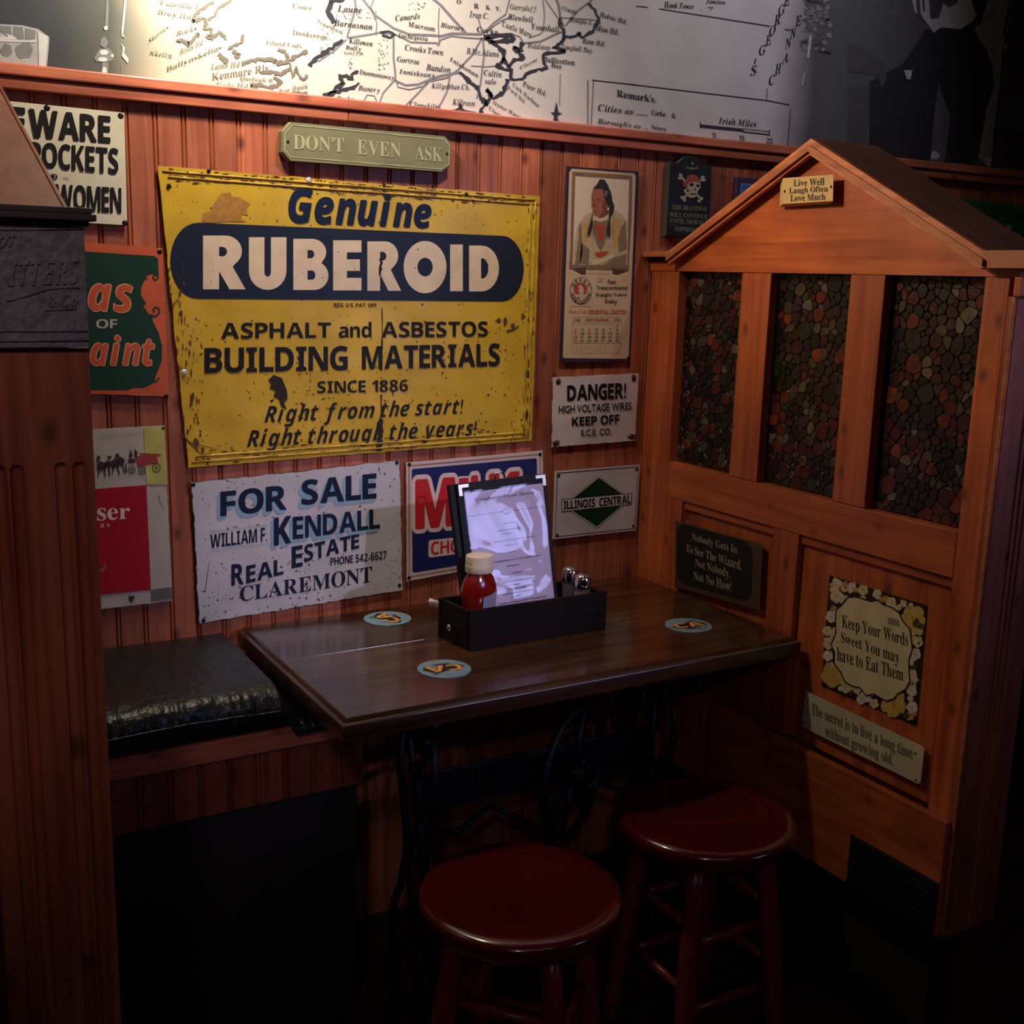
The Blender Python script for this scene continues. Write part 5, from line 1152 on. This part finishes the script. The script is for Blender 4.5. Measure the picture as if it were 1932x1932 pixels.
def frame_leg(xc):
    pts = lambda L: [V(xc, y, z) for y, z in L]
    mb = MB()
    bx(mb, xc - .016, xc + .016, 1.665, 1.83, -.762, -.7485)
    bx(mb, xc - .012, xc + .012, 1.675, 1.82, -.80, -.762)
    S = lambda L, r: mb.tube(pts(L), r, 8)
    S([(1.68, -.80), (1.672, -.90), (1.70, -1.0), (1.715, -1.06), (1.69, -1.15), (1.675, -1.28), (1.67, -1.40), (1.665, -1.44), (1.664, -1.455)], .0085)
    S([(1.815, -.80), (1.822, -.90), (1.795, -1.0), (1.785, -1.06), (1.815, -1.15), (1.845, -1.20), (1.852, -1.28), (1.852, -1.40), (1.852, -1.455)], .0085)
    S([(1.705, -.80), (1.72, -.86), (1.755, -.91), (1.75, -.97), (1.715, -1.03), (1.705, -1.08), (1.735, -1.14), (1.75, -1.22), (1.745, -1.32), (1.745, -1.40)], .008)
    S([(1.79, -.80), (1.775, -.86), (1.742, -.92), (1.738, -.98), (1.77, -1.04), (1.785, -1.10), (1.76, -1.17), (1.735, -1.24), (1.70, -1.32), (1.66, -1.38)], .007)
    S([(1.68, -1.30), (1.71, -1.27), (1.75, -1.31), (1.80, -1.27), (1.85, -1.30)], .008)
    S([(1.675, -1.41), (1.70, -1.385), (1.745, -1.40), (1.80, -1.385), (1.852, -1.41)], .008)
    for y in (1.672, 1.845): bx(mb, xc - .012, xc + .012, y - .012, y + .012, -1.4695, -1.445, .002)
    for (y, z, r) in ((1.74, -.885, .018), (1.745, -1.055, .022), (1.745, -1.20, .016)):
        mb.tube([V(xc, y + r * math.cos(a), z + r * math.sin(a)) for a in [k * PI / 6 for k in range(12)]], .004, 6, closed=True)
    return mb.build('leg_frame', IRON, tb, True)
frame_leg(.845); frame_leg(1.375)
br = MB(); bx(br, .858, 1.382, 1.748, 1.755, -.978, -.898, .002); BR_ = br.build('name_brace', IRON, tb)
rim_ = MB()
for z in (-.904, -.972): rim_.tube([V(.87, 1.746, z), V(1.34, 1.746, z)], .0028, 6)
rim_.build('brace_border', IRON, BR_, True)
BF = on('front', 1.7475 - 2.2)
BT = crop(640, 1340, 5.367)
text('PIONEER', (985, 655, 830), (1890, 470, 640), IRON, BR_, BF, BT, 'bold', out=.0004, extr=.0035, name='brace_lettering')
ab = MB(); ab.tube([V(.86, 1.748, -.985), V(.93, 1.748, -1.03), (V(1.0, 1.748, -.99)), V(1.12, 1.748, -1.07), V(1.24, 1.748, -.99), V(1.31, 1.748, -1.03), V(1.36, 1.748, -.985)], .007, 8); ab.build('scroll_brace', IRON, tb, True)
# wheel and its guard, pedal
wc = V(1.155, 1.70, -.936); wr = .125
wl = MB(); wl.tube([wc + Vector((wr * .82 * math.cos(a), .5 * wr * math.cos(a) * .9, wr * math.sin(a))) for a in [k * PI / 20 for k in range(40)]], .0085, 8, closed=True)
for k in range(6):
    a = k * PI / 3 + .2; wl.tube([wc, wc + Vector((wr * .82 * math.cos(a), .45 * wr * math.cos(a), wr * math.sin(a)))], [.009, .005], 6)
wl.tube([wc + Vector((-.012, .022, 0)), wc + Vector((.012, -.022, 0))], .02, 14)
WH = wl.build('flywheel', IRON, tb, True)
gd = MB(); gd.tube([V(1.24, 1.73, -.76), V(1.26, 1.73, -.82), V(1.27, 1.73, -.87), V(1.30, 1.73, -.90)], .006, 8); gd.tube([V(1.345, 1.70, -.80), V(1.335, 1.69, -.88), V(1.30, 1.69, -.93)], .005, 8); gd.build('belt_guard', IRON, tb, True)
pdl = MB(); 
for k in range(6): bx(pdl, 1.0, 1.27, 1.66 + k * .032, 1.671 + k * .032, -1.385, -1.377)
for k in range(5): bx(pdl, 1.0 + k * .0645, 1.012 + k * .0645, 1.66, 1.832, -1.386, -1.376)
pdl.build('foot_pedal', IRON, tb)
part('pedal_rod', IRON, tb, .858, 1.382, 1.722, 1.730, -1.376, -1.366)

# ================================================================== STOOLS
TOPS = on('top', 1.47 - .970)
RW = mat('lacquer_red', srgb(84, 12, 15), .2, var=.25, vscale=8, coat=1.0); RWL = mat('lacquer_red_leg', srgb(128, 38, 42), .35, var=.2, vscale=20)
def stool(px, az0, label):
    c = TOPS(*px); c.z = 0
    t_ = thing('stool', label, 'stool', c, 'red wooden stools'); zt = .500
    pr = [(.0, zt - .011), (.03, zt - .0105), (.06, zt - .009), (.09, zt - .006), (.115, zt - .0028), (.135, zt - .0008), (.148, zt), (.155, zt - .0008), (.1605, zt - .003), (.164, zt - .007), (.1655, zt - .012), (.165, zt - .022), (.161, zt - .032), (.154, zt - .040), (.145, zt - .045), (.02, zt - .046), (0, zt - .046)]
    MB().lathe(pr, c, 72).build('seat', RW, t_, True)
    f = Vector((c.x - CAM.x, c.y - CAM.y, 0)).normalized(); rt = Vector((f.y, -f.x, 0))
    feet = []
    for k in range(4):
        a = math.radians(az0 + 90 * k); d = -f * math.cos(a) + rt * math.sin(a)
        p0 = c + d * .112 + Vector((0, 0, zt - .0465)); p1 = c + d * .168 + Vector((0, 0, .0005))
        L = [p0.lerp(p1, q) for q in (0, .1, .3, .55, .8, 1)]
        MB().tube(L, [.0145, .0165, .0195, .019, .0165, .014], 16).build('leg', RWL, t_, True); feet.append((p0, p1))
    for k in range(4):
        a = feet[k]; b_ = feet[(k + 1) % 4]
        for zz in ((.305, .180) if k % 2 == 0 else (.335, .215)):
            q = lambda s_: s_[0].lerp(s_[1], (zt - .0465 - zz) / (zt - .0465))
            A_, B_ = q(a), q(b_); d = (B_ - A_).normalized()
            MB().tube([A_ + d * .017, A_.lerp(B_, .5), B_ - d * .017], [.0075, .0098, .0075], 12).build('rung', RWL, t_, True)
    return t_
stool((982, 1677), 27, 'nearer red wooden stool, at the front of the table')
stool((1331, 1533), -5, 'farther red wooden stool, beside the right partition')

# ================================================================== THINGS ON THE TABLE
ZTOP = -.7125
TT = on('top', 1.47 + ZTOP)
CO_S = mat('coaster_card', srgb(128, 158, 176), .5, var=.25, vscale=70); CO_E = mat('coaster_edge', srgb(150, 150, 140), .6)
CO_D = mat('coaster_dark', srgb(44, 34, 36), .5); CO_O = mat('coaster_orange', srgb(246, 168, 84), .5, var=.12, vscale=120)
for n_, (px, rot, lab) in enumerate((((731, 1168), 100, 'round blue coaster at the back left of the table, orange CA sideways'), ((1299, 1181), -8, 'round blue coaster at the right end of the table, orange CA upright'), ((838, 1263), 172, 'round blue coaster near the front edge of the table, orange CA upside down'))):
    c = TT(*px); R0 = .0495
    ct = thing('coaster', lab, 'coaster', c, 'coasters on the table')
    MB().lathe([(0, .0003), (R0, .0003), (R0, .0019), (0, .0019)], c, 40).build('disc', CO_S, ct)
    ca, sa = math.cos(math.radians(rot)), math.sin(math.radians(rot))
    def CP(x, y, out=0.0, c=c, ca=ca, sa=sa): return c + Vector((x * ca - y * sa, x * sa + y * ca, .0021 + out))
    rq = random.Random(n_ + 2)
    for k, q in enumerate(([(-.040, -.004), (-.034, .004), (-.020, .019), (-.006, .010), (.008, .019), (.026, .018), (.040, .0), (.036, -.014), (.016, -.012), (-.002, -.018), (-.022, -.017), (-.034, -.012)], [(-.020, -.018), (.018, -.021), (.012, -.026), (-.014, -.025)], [(.012, .020), (.030, .022), (.024, .028)])):
        poly('print_shadow', q, CO_D, ct, CP, out=.0001 + .00002 * k)
    text('CA', (-.033, .015, -.014), (.033, .015, -.014), CO_O, ct, CP, None, 'bold', out=.0004, fat=.012)
    ribbons('print_line', [([(-.022, -.030), (.0, -.033), (.022, -.030)], .0015, .0008, 4)], CO_O, ct, CP, out=.0003)

# condiment drawer
bxr = thing('condiment_box', 'long dark wooden drawer box holding condiments and menus', 'box', V(1.15, 1.887, ZTOP))
FL, FRt, BRt, BLt = (1.000, 1.842), (1.322, 1.848), (1.309, 1.958), (.987, 1.952)
def wall_(a, b_, th, z0, z1, nm, inward):
    A_ = Vector((a[0], a[1])); B_ = Vector((b_[0], b_[1])); d = (B_ - A_).normalized(); n_ = Vector((-d.y, d.x)) * inward * th
    q = [V(A_.x, A_.y, z0), V(B_.x, B_.y, z0), V(B_.x + n_.x, B_.y + n_.y, z0), V(A_.x + n_.x, A_.y + n_.y, z0)]
    return fix_normals(MB().prism(q, (0, 0, z1 - z0)).build(nm, BOXWOOD, bxr))
wall_(FL, FRt, .008, ZTOP + .0002, -.632, 'side_panel', 1); wall_(BRt, BLt, .008, ZTOP + .0002, -.632, 'side_panel', 1)
wall_((FL[0] - .0019, FL[1] + .0081), (BLt[0] + .0019, BLt[1] - .0081), .010, ZTOP + .0002, -.634, 'end_panel', -1); wall_((BRt[0] + .0019, BRt[1] - .0081), (FRt[0] - .0019, FRt[1] + .0081), .010, ZTOP + .0002, -.634, 'end_panel', -1)
fix_normals(MB().prism([V(FL[0] + .008, FL[1] + .008, ZTOP + .0002), V(FRt[0] - .012, FRt[1] + .008, ZTOP + .0002), V(BRt[0] - .010, BRt[1] - .008, ZTOP + .0002), V(BLt[0] + .011, BLt[1] - .008, ZTOP + .0002)], (0, 0, .004)).build('bottom_panel', BOXWOOD, bxr))
kx = V(.993, 1.893, -.676)
MB().tube([kx + Vector((.001, 0, 0)), kx - Vector((.006, 0, 0)), kx - Vector((.010, 0, 0)), kx - Vector((.014, 0, 0)), kx - Vector((.0155, 0, 0))], [.003, .003, .0065, .0065, .003], 14).build('knob', CHROME, bxr, True)
ZB = ZTOP + .0045

# ketchup bottle
kc = V(1.040, 1.8835, ZB); KR = mat('ketchup_red', srgb(132, 20, 16), .16, coat=.5, var=.15, vscale=30)
kb = thing('ketchup_bottle', 'squeeze bottle of red ketchup with white cap in the drawer box', 'bottle', kc)
def lathe_ell(prof_, c, n, sx, sy, rot=0):
    mb = MB(); mb.lathe(prof_, (0, 0, 0), n); mb.v = [c + Vector((v.x * sx * math.cos(rot) - v.y * sy * math.sin(rot), v.x * sx * math.sin(rot) + v.y * sy * math.cos(rot), v.z)) for v in mb.v]; return mb
H = -.567 - (-.7080)
body = [(0, 0), (.030, 0), (.037, .004), (.0385, .02), (.0375, .045), (.0365, .070), (.0385, .088), (.0405, .100), (.039, .112), (.033, .128), (.026, .137), (.0235, .141), (0, .141)]
fix_normals(lathe_ell(body, kc, 12, 1.0, .64, .15).build('body', KR, kb))
bl = [o for o in kb.children if o.name.startswith('body')][0]; autosmooth(bl, 28)
cap = [(0, .1412), (.0275, .1412), (.0280, .143), (.0280, .155), (.0274, .156), (.0274, .170), (.0262, .1735), (.024, .1745), (0, .1745)]
WCAP = mat('cap_white', srgb(226, 206, 180), .45)
autosmooth(lathe_ell(cap, kc, 48, 1, .92).build('cap', WCAP, kb), 30)
lab = []; lf = []
for j in range(9):
    z = .015 + j * (.095 - .015) / 8 - 0
    for i in range(9):
        a = -PI / 2 - .05 + i * 1.15 / 8; r_ = .0392 if z < .075 else .0392 + (z - .075) * .13
        zz = z + (i / 8) * .010 * (1 if j == 8 else .6)
        px_, py_ = r_ * math.cos(a - .15), r_ * .66 * math.sin(a - .15)
        lab.append(kc + Vector((px_ * math.cos(.15) - py_ * math.sin(.15), px_ * math.sin(.15) + py_ * math.cos(.15), zz)) * 1.0)
for j in range(8):
    for i in range(8): lf.append((j * 9 + i, j * 9 + i + 1, (j + 1) * 9 + i + 1, (j + 1) * 9 + i))
# label printed with fine text rows
lm, t, b = nt('label_grey'); N = t.nodes.new
g = N('ShaderNodeNewGeometry'); sp = N('ShaderNodeSeparateXYZ'); link(t, g.outputs['Position'], sp.inputs[0])
ma = N('ShaderNodeMath'); ma.operation = 'MULTIPLY'; link(t, sp.outputs[2], ma.inputs[0]); ma.inputs[1].default_value = 1200
ms = N('ShaderNodeMath'); ms.operation = 'SINE'; link(t, ma.outputs[0], ms.inputs[0])
nn = N('ShaderNodeTexNoise'); nn.inputs['Scale'].default_value = 260; link(t, g.outputs['Position'], nn.inputs['Vector'])
mu = N('ShaderNodeMath'); mu.operation = 'MULTIPLY'; link(t, ms.outputs[0], mu.inputs[0]); link(t, nn.outputs[0], mu.inputs[1])
rp = N('ShaderNodeValToRGB'); rp.color_ramp.elements[0].position = .18; rp.color_ramp.elements[1].position = .4
rp.color_ramp.elements[0].color = (*srgb(176, 172, 190), 1); rp.color_ramp.elements[1].color = (*srgb(104, 104, 126), 1)
link(t, mu.outputs[0], rp.inputs[0]); link(t, rp.outputs[0], b.inputs['Base Color']); b.inputs['Roughness'].default_value = .4
mesh_obj('label', lab, lf, lm, kb, True)

# shakers
GLS, t, b = nt('shaker_glass'); b.inputs['Base Color'].default_value = (.9, .85, .8, 1); b.inputs['Transmission Weight'].default_value = .9; b.inputs['Roughness'].default_value = .05; b.inputs['IOR'].default_value = 1.45
PEP = mat('pepper_brown', srgb(70, 44, 34), .8, var=.6, vscale=400); SLT = mat('salt_tan', srgb(190, 150, 110), .8)
for (x, y, top, fill, lab_) in ((1.281, 1.925, -.5925, PEP, 'taller chrome-topped glass pepper shaker at the back of the box'), (1.2825, 1.880, -.597, SLT, 'lower chrome-topped glass salt shaker nearer the front of the box')):
    c = V(x, y, ZB); hh = top - ZB
    sh_ = thing('shaker', lab_, 'shaker', c, 'shakers in the drawer box')
    autosmooth(MB().lathe([(0, .0002), (.0155, .0002), (.0175, .003), (.0175, .03), (.0165, hh - .036), (.0150, hh - .030), (0, hh - .030)], c, 12).build('glass', GLS, sh_), 30)
    MB().lathe([(0, .003), (.0145, .003), (.0148, .03), (.0140, hh - .042), (0, hh - .042)], c, 16).build('filling', fill, sh_, True)
    MB().lathe([(.0172, hh - .0298), (.0182, hh - .028), (.0182, hh - .016), (.0170, hh - .012), (.0165, hh - .008), (.013, hh - .003), (.007, hh - .0005), (0, hh)], c, 32).build('cap', CHROME, sh_, True)
    MB().lathe([(.0, hh - .0295), (.0172, hh - .0295), (.0172, hh - .0299)], c, 24).build('cap_lining', CHROME, sh_)

# menus: black folders standing in the box
LEA = mat('leatherette_black', srgb(13, 14, 20), .5, bump=.2, bscale=300, spec=.25)
BLc, BRc, TRc, TLc = V(1.046, 1.9080, -.702), V(1.249, 1.9100, -.696), V(1.243, 1.975, -.402), V(1.034, 1.973, -.410)
def MP(off):
    nrm = (BRc - BLc).cross(TLc - BLc).normalized()
    if nrm.y > 0: nrm = -nrm
    def f(u, v, out=0.0): return BLc.lerp(BRc, u).lerp(TLc.lerp(TRc, u), v) + nrm * (off + out)
    return f
def sheet(nm, f, u0, u1, v0, v1, th, m, par, n=1, fn=None, smooth=False):
    vs = []; fs = []
    for j in range(n + 1):
        for i in range(n + 1):
            u = u0 + (u1 - u0) * i / n; v = v0 + (v1 - v0) * j / n; vs.append(f(u, v, fn(u, v) if fn else 0))
    W_ = n + 1; k = len(vs)
    fs = [(j * W_ + i, j * W_ + i + 1, (j + 1) * W_ + i + 1, (j + 1) * W_ + i) for j in range(n) for i in range(n)]
    rg = [i for i in range(W_)] + [j * W_ + n for j in range(1, n + 1)] + [n * W_ + i for i in range(n - 1, -1, -1)] + [j * W_ for j in range(n - 1, 0, -1)]
    vs += [vs[r] - (f(0, 0, 1) - f(0, 0, 0)) * th for r in rg]; L_ = len(rg)
    fs += [(rg[i], rg[(i + 1) % L_], k + (i + 1) % L_, k + i) for i in range(L_)] + [tuple(k + i for i in range(L_))]
    return mesh_obj(nm, vs, fs, m, par, smooth)
f0 = MP(0); fb = MP(-.010)
m1 = thing('menu_folder', 'black menu folder with silver corners and a printed page in a shiny clear sleeve', 'menu', f0(.5, 0, 0))
sheet('cover', f0, 0, 1, 0, 1, .0035, LEA, m1)
PAPR = mat('menu_paper', srgb(226, 208, 226), .55)
sheet('page', MP(.0010), .075, .955, .03, .938, .0006, PAPR, m1)
# clear sleeve: gently rippled
slv, t, b = nt('clear_sleeve')
b.inputs['Base Color'].default_value = (1, 1, 1, 1); b.inputs['Roughness'].default_value = .08; b.inputs['Transmission Weight'].default_value = 1; b.inputs['IOR'].default_value = 1.38; b.inputs['Specular IOR Level'].default_value = .6
lw = t.nodes.new('ShaderNodeBsdfGlossy'); lw.inputs['Roughness'].default_value = .07; tr_ = t.nodes.new('ShaderNodeBsdfTransparent'); mxs = t.nodes.new('ShaderNodeMixShader')
fr_ = t.nodes.new('ShaderNodeFresnel'); fr_.inputs['IOR'].default_value = 1.6
g = t.nodes.new('ShaderNodeNewGeometry'); bn_ = t.nodes.new('ShaderNodeTexNoise'); bn_.inputs['Scale'].default_value = 9; bn_.inputs['Detail'].default_value = 1.5; bn_.inputs['Distortion'].default_value = .8
link(t, g.outputs['Position'], bn_.inputs['Vector']); bu_ = t.nodes.new('ShaderNodeBump'); bu_.inputs['Strength'].default_value = .42; bu_.inputs['Distance'].default_value = .02
link(t, bn_.outputs[0], bu_.inputs['Height']); link(t, bu_.outputs[0], lw.inputs['Normal']); link(t, bu_.outputs[0], fr_.inputs['Normal'])
link(t, fr_.outputs[0], mxs.inputs[0]); link(t, tr_.outputs[0], mxs.inputs[1]); link(t, lw.outputs[0], mxs.inputs[2])
link(t, mxs.outputs[0], t.nodes['Material Output'].inputs[0])
n = 40; vs = []; fs = []; fz = MP(.0022)
for j in range(n + 1):
    for i in range(n + 1):
        u = .06 + .91 * i / n; v = .02 + .93 * j / n
        vs.append(fz(u, v, .0008 * (1 + math.sin(u * 7 + v * 5)) * math.sin(PI * i / n) * math.sin(PI * j / n)))
W_ = n + 1; fs = [(j * W_ + i, j * W_ + i + 1, (j + 1) * W_ + i + 1, (j + 1) * W_ + i) for j in range(n) for i in range(n)]
mesh_obj('clear_sleeve', vs, fs, slv, m1, True)
mk = mat('menu_ink', srgb(138, 122, 152), .5); fp = MP(.0017)
def mtext(s_, u0, u1, v0, v1, st='serif'): text(s_, (u0, v1, v0), (u1, v1, v0), mk, m1, fp, None, st, res=1)
def MPx(u, v, out=0.0): return fp(u, v, 0)
mtext('Cranberry Pecan House', .18, .84, .868, .895)
rows = []
for (v, u0, u1) in ((.78, .08, .45), (.78, .57, .93), (.70, .45, .62), (.655, .38, .66), (.63, .42, .56), (.585, .33, .80), (.55, .45, .60), (.505, .37, .55), (.45, .30, .84), (.41, .44, .58), (.36, .48, .62), (.335, .44, .6), (.305, .38, .74), (.28, .45, .58), (.255, .42, .64), (.225, .36, .72), (.2, .45, .57), (.165, .30, .86), (.13, .40, .66), (.10, .30, .82), (.06, .34, .8)):
    rows.append(([(u0, v), (u1, v)], .004 if v > .75 else .0075, .0012, 14))
mr_ = ribbons('print_rows', rows, mk, m1, MPx, out=0); mr_['kind'] = 'stuff'
ribbons('print_mark', [([(.44, .775), (.50, .80), (.56, .775), (.50, .76), (.44, .79)], .008, .002, 3)], mk, m1, MPx, out=0)
fc = MP(.0026)
for (u, v, su, sv) in ((0.012, .996, 1, -1), (.988, .996, -1, -1)):
    q = [(u, v), (u + su * .11, v), (u + su * .11, v + sv * .022), (u + su * .035, v + sv * .022), (u + su * .035, v + sv * .075), (u, v + sv * .075)]
    P1 = [fc(*p) for p in q]; dn = (fc(0, 0, 0) - fc(0, 0, .0025))
    fix_normals(MB().prism(P1, dn).build('metal_corner', SILVER, m1))
m2 = thing('menu_folder', 'second black menu folder standing behind the first, its left edge showing', 'menu', fb(.5, 0, 0))
fb2 = MP(-.0145)
def shift_(f, du, dv): return lambda u, v, out=0.0: f(u + du, v + dv, out)
sheet('cover', shift_(fb2, -.062, .004), 0, 1, .0, 1, .0035, LEA, m2); sheet('back_cover', shift_(MP(-.0058), -.060, .004), 0, 1, 0, 1, .0018, LEA, m2)
sheet('spine', shift_(MP(-.0077), -.060, .004), 0, .012, 0, 1, .0065, LEA, m2)
rc_ = MP(-.009)(.50, 1.012); 
MB().tube([rc_ + Vector((.0115 * math.cos(a), 0, .0115 * math.sin(a))) for a in [k * PI / 12 for k in range(24)]], .0022, 8, closed=True).build('ring', CHROME, m2, True)
m2['label'] = 'second black menu folder behind the first, with a metal ring on top'
# scrap of paper behind the box
sc_ = thing('paper_scrap', 'small crumpled white paper scrap behind the drawer box', 'paper', TT(818, 1139))
a = [TT(808, 1136), TT(818, 1138), TT(828, 1141), TT(829, 1136), TT(817, 1134), TT(811, 1134)]
mesh_obj('paper', [p + Vector((0, 0, .0015 + .003 * (k % 3))) for k, p in enumerate(a)] + [p + Vector((0, 0, .0006)) for p in a], [(0, 1, 5), (1, 4, 5), (1, 2, 3), (1, 3, 4), (6, 7, 1, 0), (7, 8, 2, 1), (8, 9, 3, 2), (9, 10, 4, 3), (10, 11, 5, 4), (11, 6, 0, 5)], mat('paper_white', srgb(224, 214, 206), .6), sc_)

# ================================================================== SIGNS ON THE PARTITION
s = root_at(PART, (400, 380), crop(1230, 960, 3.389), 'wooden_plaque', 'black-painted plaque on the partition beside the table reading Nobody Gets In To See The Wizard', 'sign', 'signs on the partition')
NB = crop(1230, 960, 3.389)
PNL = on('part', 1.672)
slab('board', [(152, 78), (712, 228), (692, 655), (145, 500)], mat('plaque_brown', srgb(76, 52, 36), .6, var=.3, vscale=30), s, PNL, NB, th=.016, bev=.002)
poly('painted_face', [(190, 92), (590, 205), (635, 250), (643, 330), (635, 540), (615, 585), (560, 580), (215, 485), (170, 450), (158, 380), (160, 160), (172, 110)], mat('paint_deepgreen', srgb(18, 24, 22), .45), s, PNL, NB, out=.0166)
IV = mat('ink_cream', srgb(150, 142, 120), .5)
for st_, a, b_ in (('Nobody Gets In', (255, 155, 212), (545, 235, 300)), ('To See The Wizard,', (218, 226, 282), (572, 330, 402)), ('Not Nobody,', (276, 320, 380), (500, 385, 460)), ('Not No How!', (265, 398, 452), (508, 465, 530))):
    text(st_, a, b_, IV, s, PNL, NB, 'serif', out=.0172)
screws([(228, 88), (740, 158)], s, PNL, NB, .0022, .002, CHROME)
s = root_at(PART, (1400, 900), NB, 'tin_sign', 'square tin sign with yellow flowers around a cream label reading Keep Your Words', 'sign', 'signs on the partition')
kq = [(1137, 425), (1757, 617), (1690, 1387), (1085, 1130)]
board('plate', kq, mat('print_umber_dark', srgb(44, 34, 26), .45), s, PNL, NB, th=.002, nx=4, ny=4, back=.0004)
FC = [mat('petal_%s' % n_, srgb(*c), .5, var=.25, vscale=90) for n_, c in (('cream', (214, 190, 146)), ('yellow', (206, 168, 84)), ('ochre', (190, 136, 66)), ('white', (214, 200, 182)), ('moss', (74, 68, 44)))]
rf = random.Random(21)
fl_ = []
for k in range(120):
    e = rf.random(); u = rf.random()
    side = k % 4
    uv_ = {0: (u, rf.uniform(.02, .16)), 1: (u, rf.uniform(.85, .98)), 2: (rf.uniform(.02, .13), u), 3: (rf.uniform(.87, .98), u)}[side]
    fl_.append(uv_)
for k, (u, v) in enumerate(fl_):
    c = inside(kq, min(.95, max(.05, u)), min(.95, max(.05, v))); ci = rf.choice((0, 3, 3, 4, 4, 1, 0, 2))
    poly('printed_petal', blob(c[0], c[1], rf.uniform(14, 32), rf.uniform(14, 30), k, .35, 9), FC[ci], s, PNL, NB, out=.0026 + k * .000004)
def flower(cx, cy, r_, ci, n_=5, lay=0):
    for k in range(n_):
        a = 2 * PI * k / n_ + .4
        poly('printed_petal', blob(cx + r_ * .5 * math.cos(a), cy + r_ * .55 * math.sin(a), r_ * .52, r_ * .55, int(cx + k), .15, 12), FC[ci], s, PNL, NB, out=.0030 + lay * .0001 + k * .00001)
    poly('printed_flower_center', blob(cx, cy, r_ * .16, r_ * .18, int(cy), .3, 9), FC[2], s, PNL, NB, out=.0032 + lay * .0001)
for (cx, cy, r_, ci) in ((1670, 700, 78, 1), (1160, 1060, 78, 1), (1545, 1245, 84, 1), (1180, 560, 40, 0), (1230, 585, 34, 0), (1145, 690, 36, 3), (1130, 860, 38, 0), (1680, 930, 40, 3), (1662, 1060, 34, 0), (1350, 520, 34, 0), (1240, 1140, 38, 0), (1660, 1160, 34, 3), (1440, 545, 30, 3), (1530, 600, 34, 0), (1120, 780, 30, 0), (1125, 940, 34, 3), (1700, 850, 34, 0), (1340, 1215, 34, 3), (1420, 1245, 30, 0), (1665, 1270, 36, 3), (1280, 500, 30, 3)): flower(cx, cy, r_, ci)
lbl = [(1255, 572), (1300, 568), (1345, 580), (1400, 598), (1440, 590), (1480, 618), (1540, 640), (1580, 672), (1600, 720), (1645, 770), (1655, 840), (1660, 900), (1640, 960), (1640, 1040), (1645, 1100), (1620, 1150), (1570, 1180), (1545, 1210), (1500, 1225), (1460, 1205), (1420, 1180), (1370, 1190), (1330, 1140), (1280, 1130), (1235, 1100), (1210, 1040), (1170, 990), (1172, 920), (1150, 870), (1180, 800), (1178, 720), (1182, 650), (1220, 618)]
poly('label_outline', grow(lbl, 1.035), MATS['print_umber_dark'], s, PNL, NB, out=.0036); poly('label_field', lbl, mat('print_buttercream', srgb(214, 194, 148), .5, var=.12, vscale=30), s, PNL, NB, out=.0040)
DKI = mat('ink_sepia', srgb(62, 48, 34), .5)
for st_, a, b_ in (('Keep Your Words', (1215, 678, 778), (1637, 798, 900)), ('Sweet You may', (1208, 785, 870), (1582, 908, 1015)), ('have to Eat Them', (1183, 882, 970), (1607, 1020, 1102))):
    text(st_, a, b_, DKI, s, PNL, NB, 'serif', out=.0044)
poly('printed_bee', [(1508, 700), (1530, 695), (1580, 715), (1582, 755), (1560, 745), (1510, 735)], mat('print_taupe_light', srgb(140, 124, 100), .5), s, PNL, NB, out=.0044)
screws([(1145, 440), (1740, 632), (1092, 1128), (1664, 1375)], s, PNL, NB, .0028, .0030)
s = root_at(PART, (1350, 1450), NB, 'wooden_plaque', 'long off-white plaque below the flower sign reading The secret is to live a long time', 'sign', 'signs on the partition')
slab('board', [(985, 1172), (1000, 1172), (1735, 1520), (1745, 1540), (1722, 1752), (1705, 1762), (965, 1398), (956, 1380)], mat('paint_ivory', srgb(200, 184, 150), .5, var=.15, vscale=14), s, PNL, NB, th=.012, bev=.0015)
GI = mat('ink_greybrown', srgb(110, 98, 78), .5)
text('The secret is to live a long time', (1020, 1240, 1330), (1667, 1525, 1625), GI, s, PNL, NB, 'serif', out=.0128); text('without growing old.', (1105, 1382, 1470), (1540, 1570, 1660), GI, s, PNL, NB, 'serif', out=.0128)
screws([(997, 1233), (966, 1366), (1684, 1563), (1688, 1733)], s, PNL, NB, .0026, .0122)
s = root_at(PART, (860, 940), D, 'wooden_block_sign', 'small cream wooden block on the gable reading Live Well Laugh Often Love Much', 'sign', 'signs on the partition')
PG = on('part', 1.655)
slab('board', [(733, 886), (985, 868), (982, 1001), (728, 1016)], mat('paint_butter', srgb(216, 176, 112), .5, var=.12, vscale=20), s, PG, D, th=.022, bev=.001)
for st_, a, b_ in (('Live Well', (784, 896, 928), (937, 884, 922)), ('Laugh Often', (762, 935, 972), (955, 924, 962)), ('Love Much', (768, 970, 1003), (942, 962, 995))):
    text(st_, a, b_, MATS['ink_sepia'], s, PG, D, 'serif', out=.0228)
screws([(741, 953), (972, 930)], s, PG, D, .0028, .0224)

flush_text()
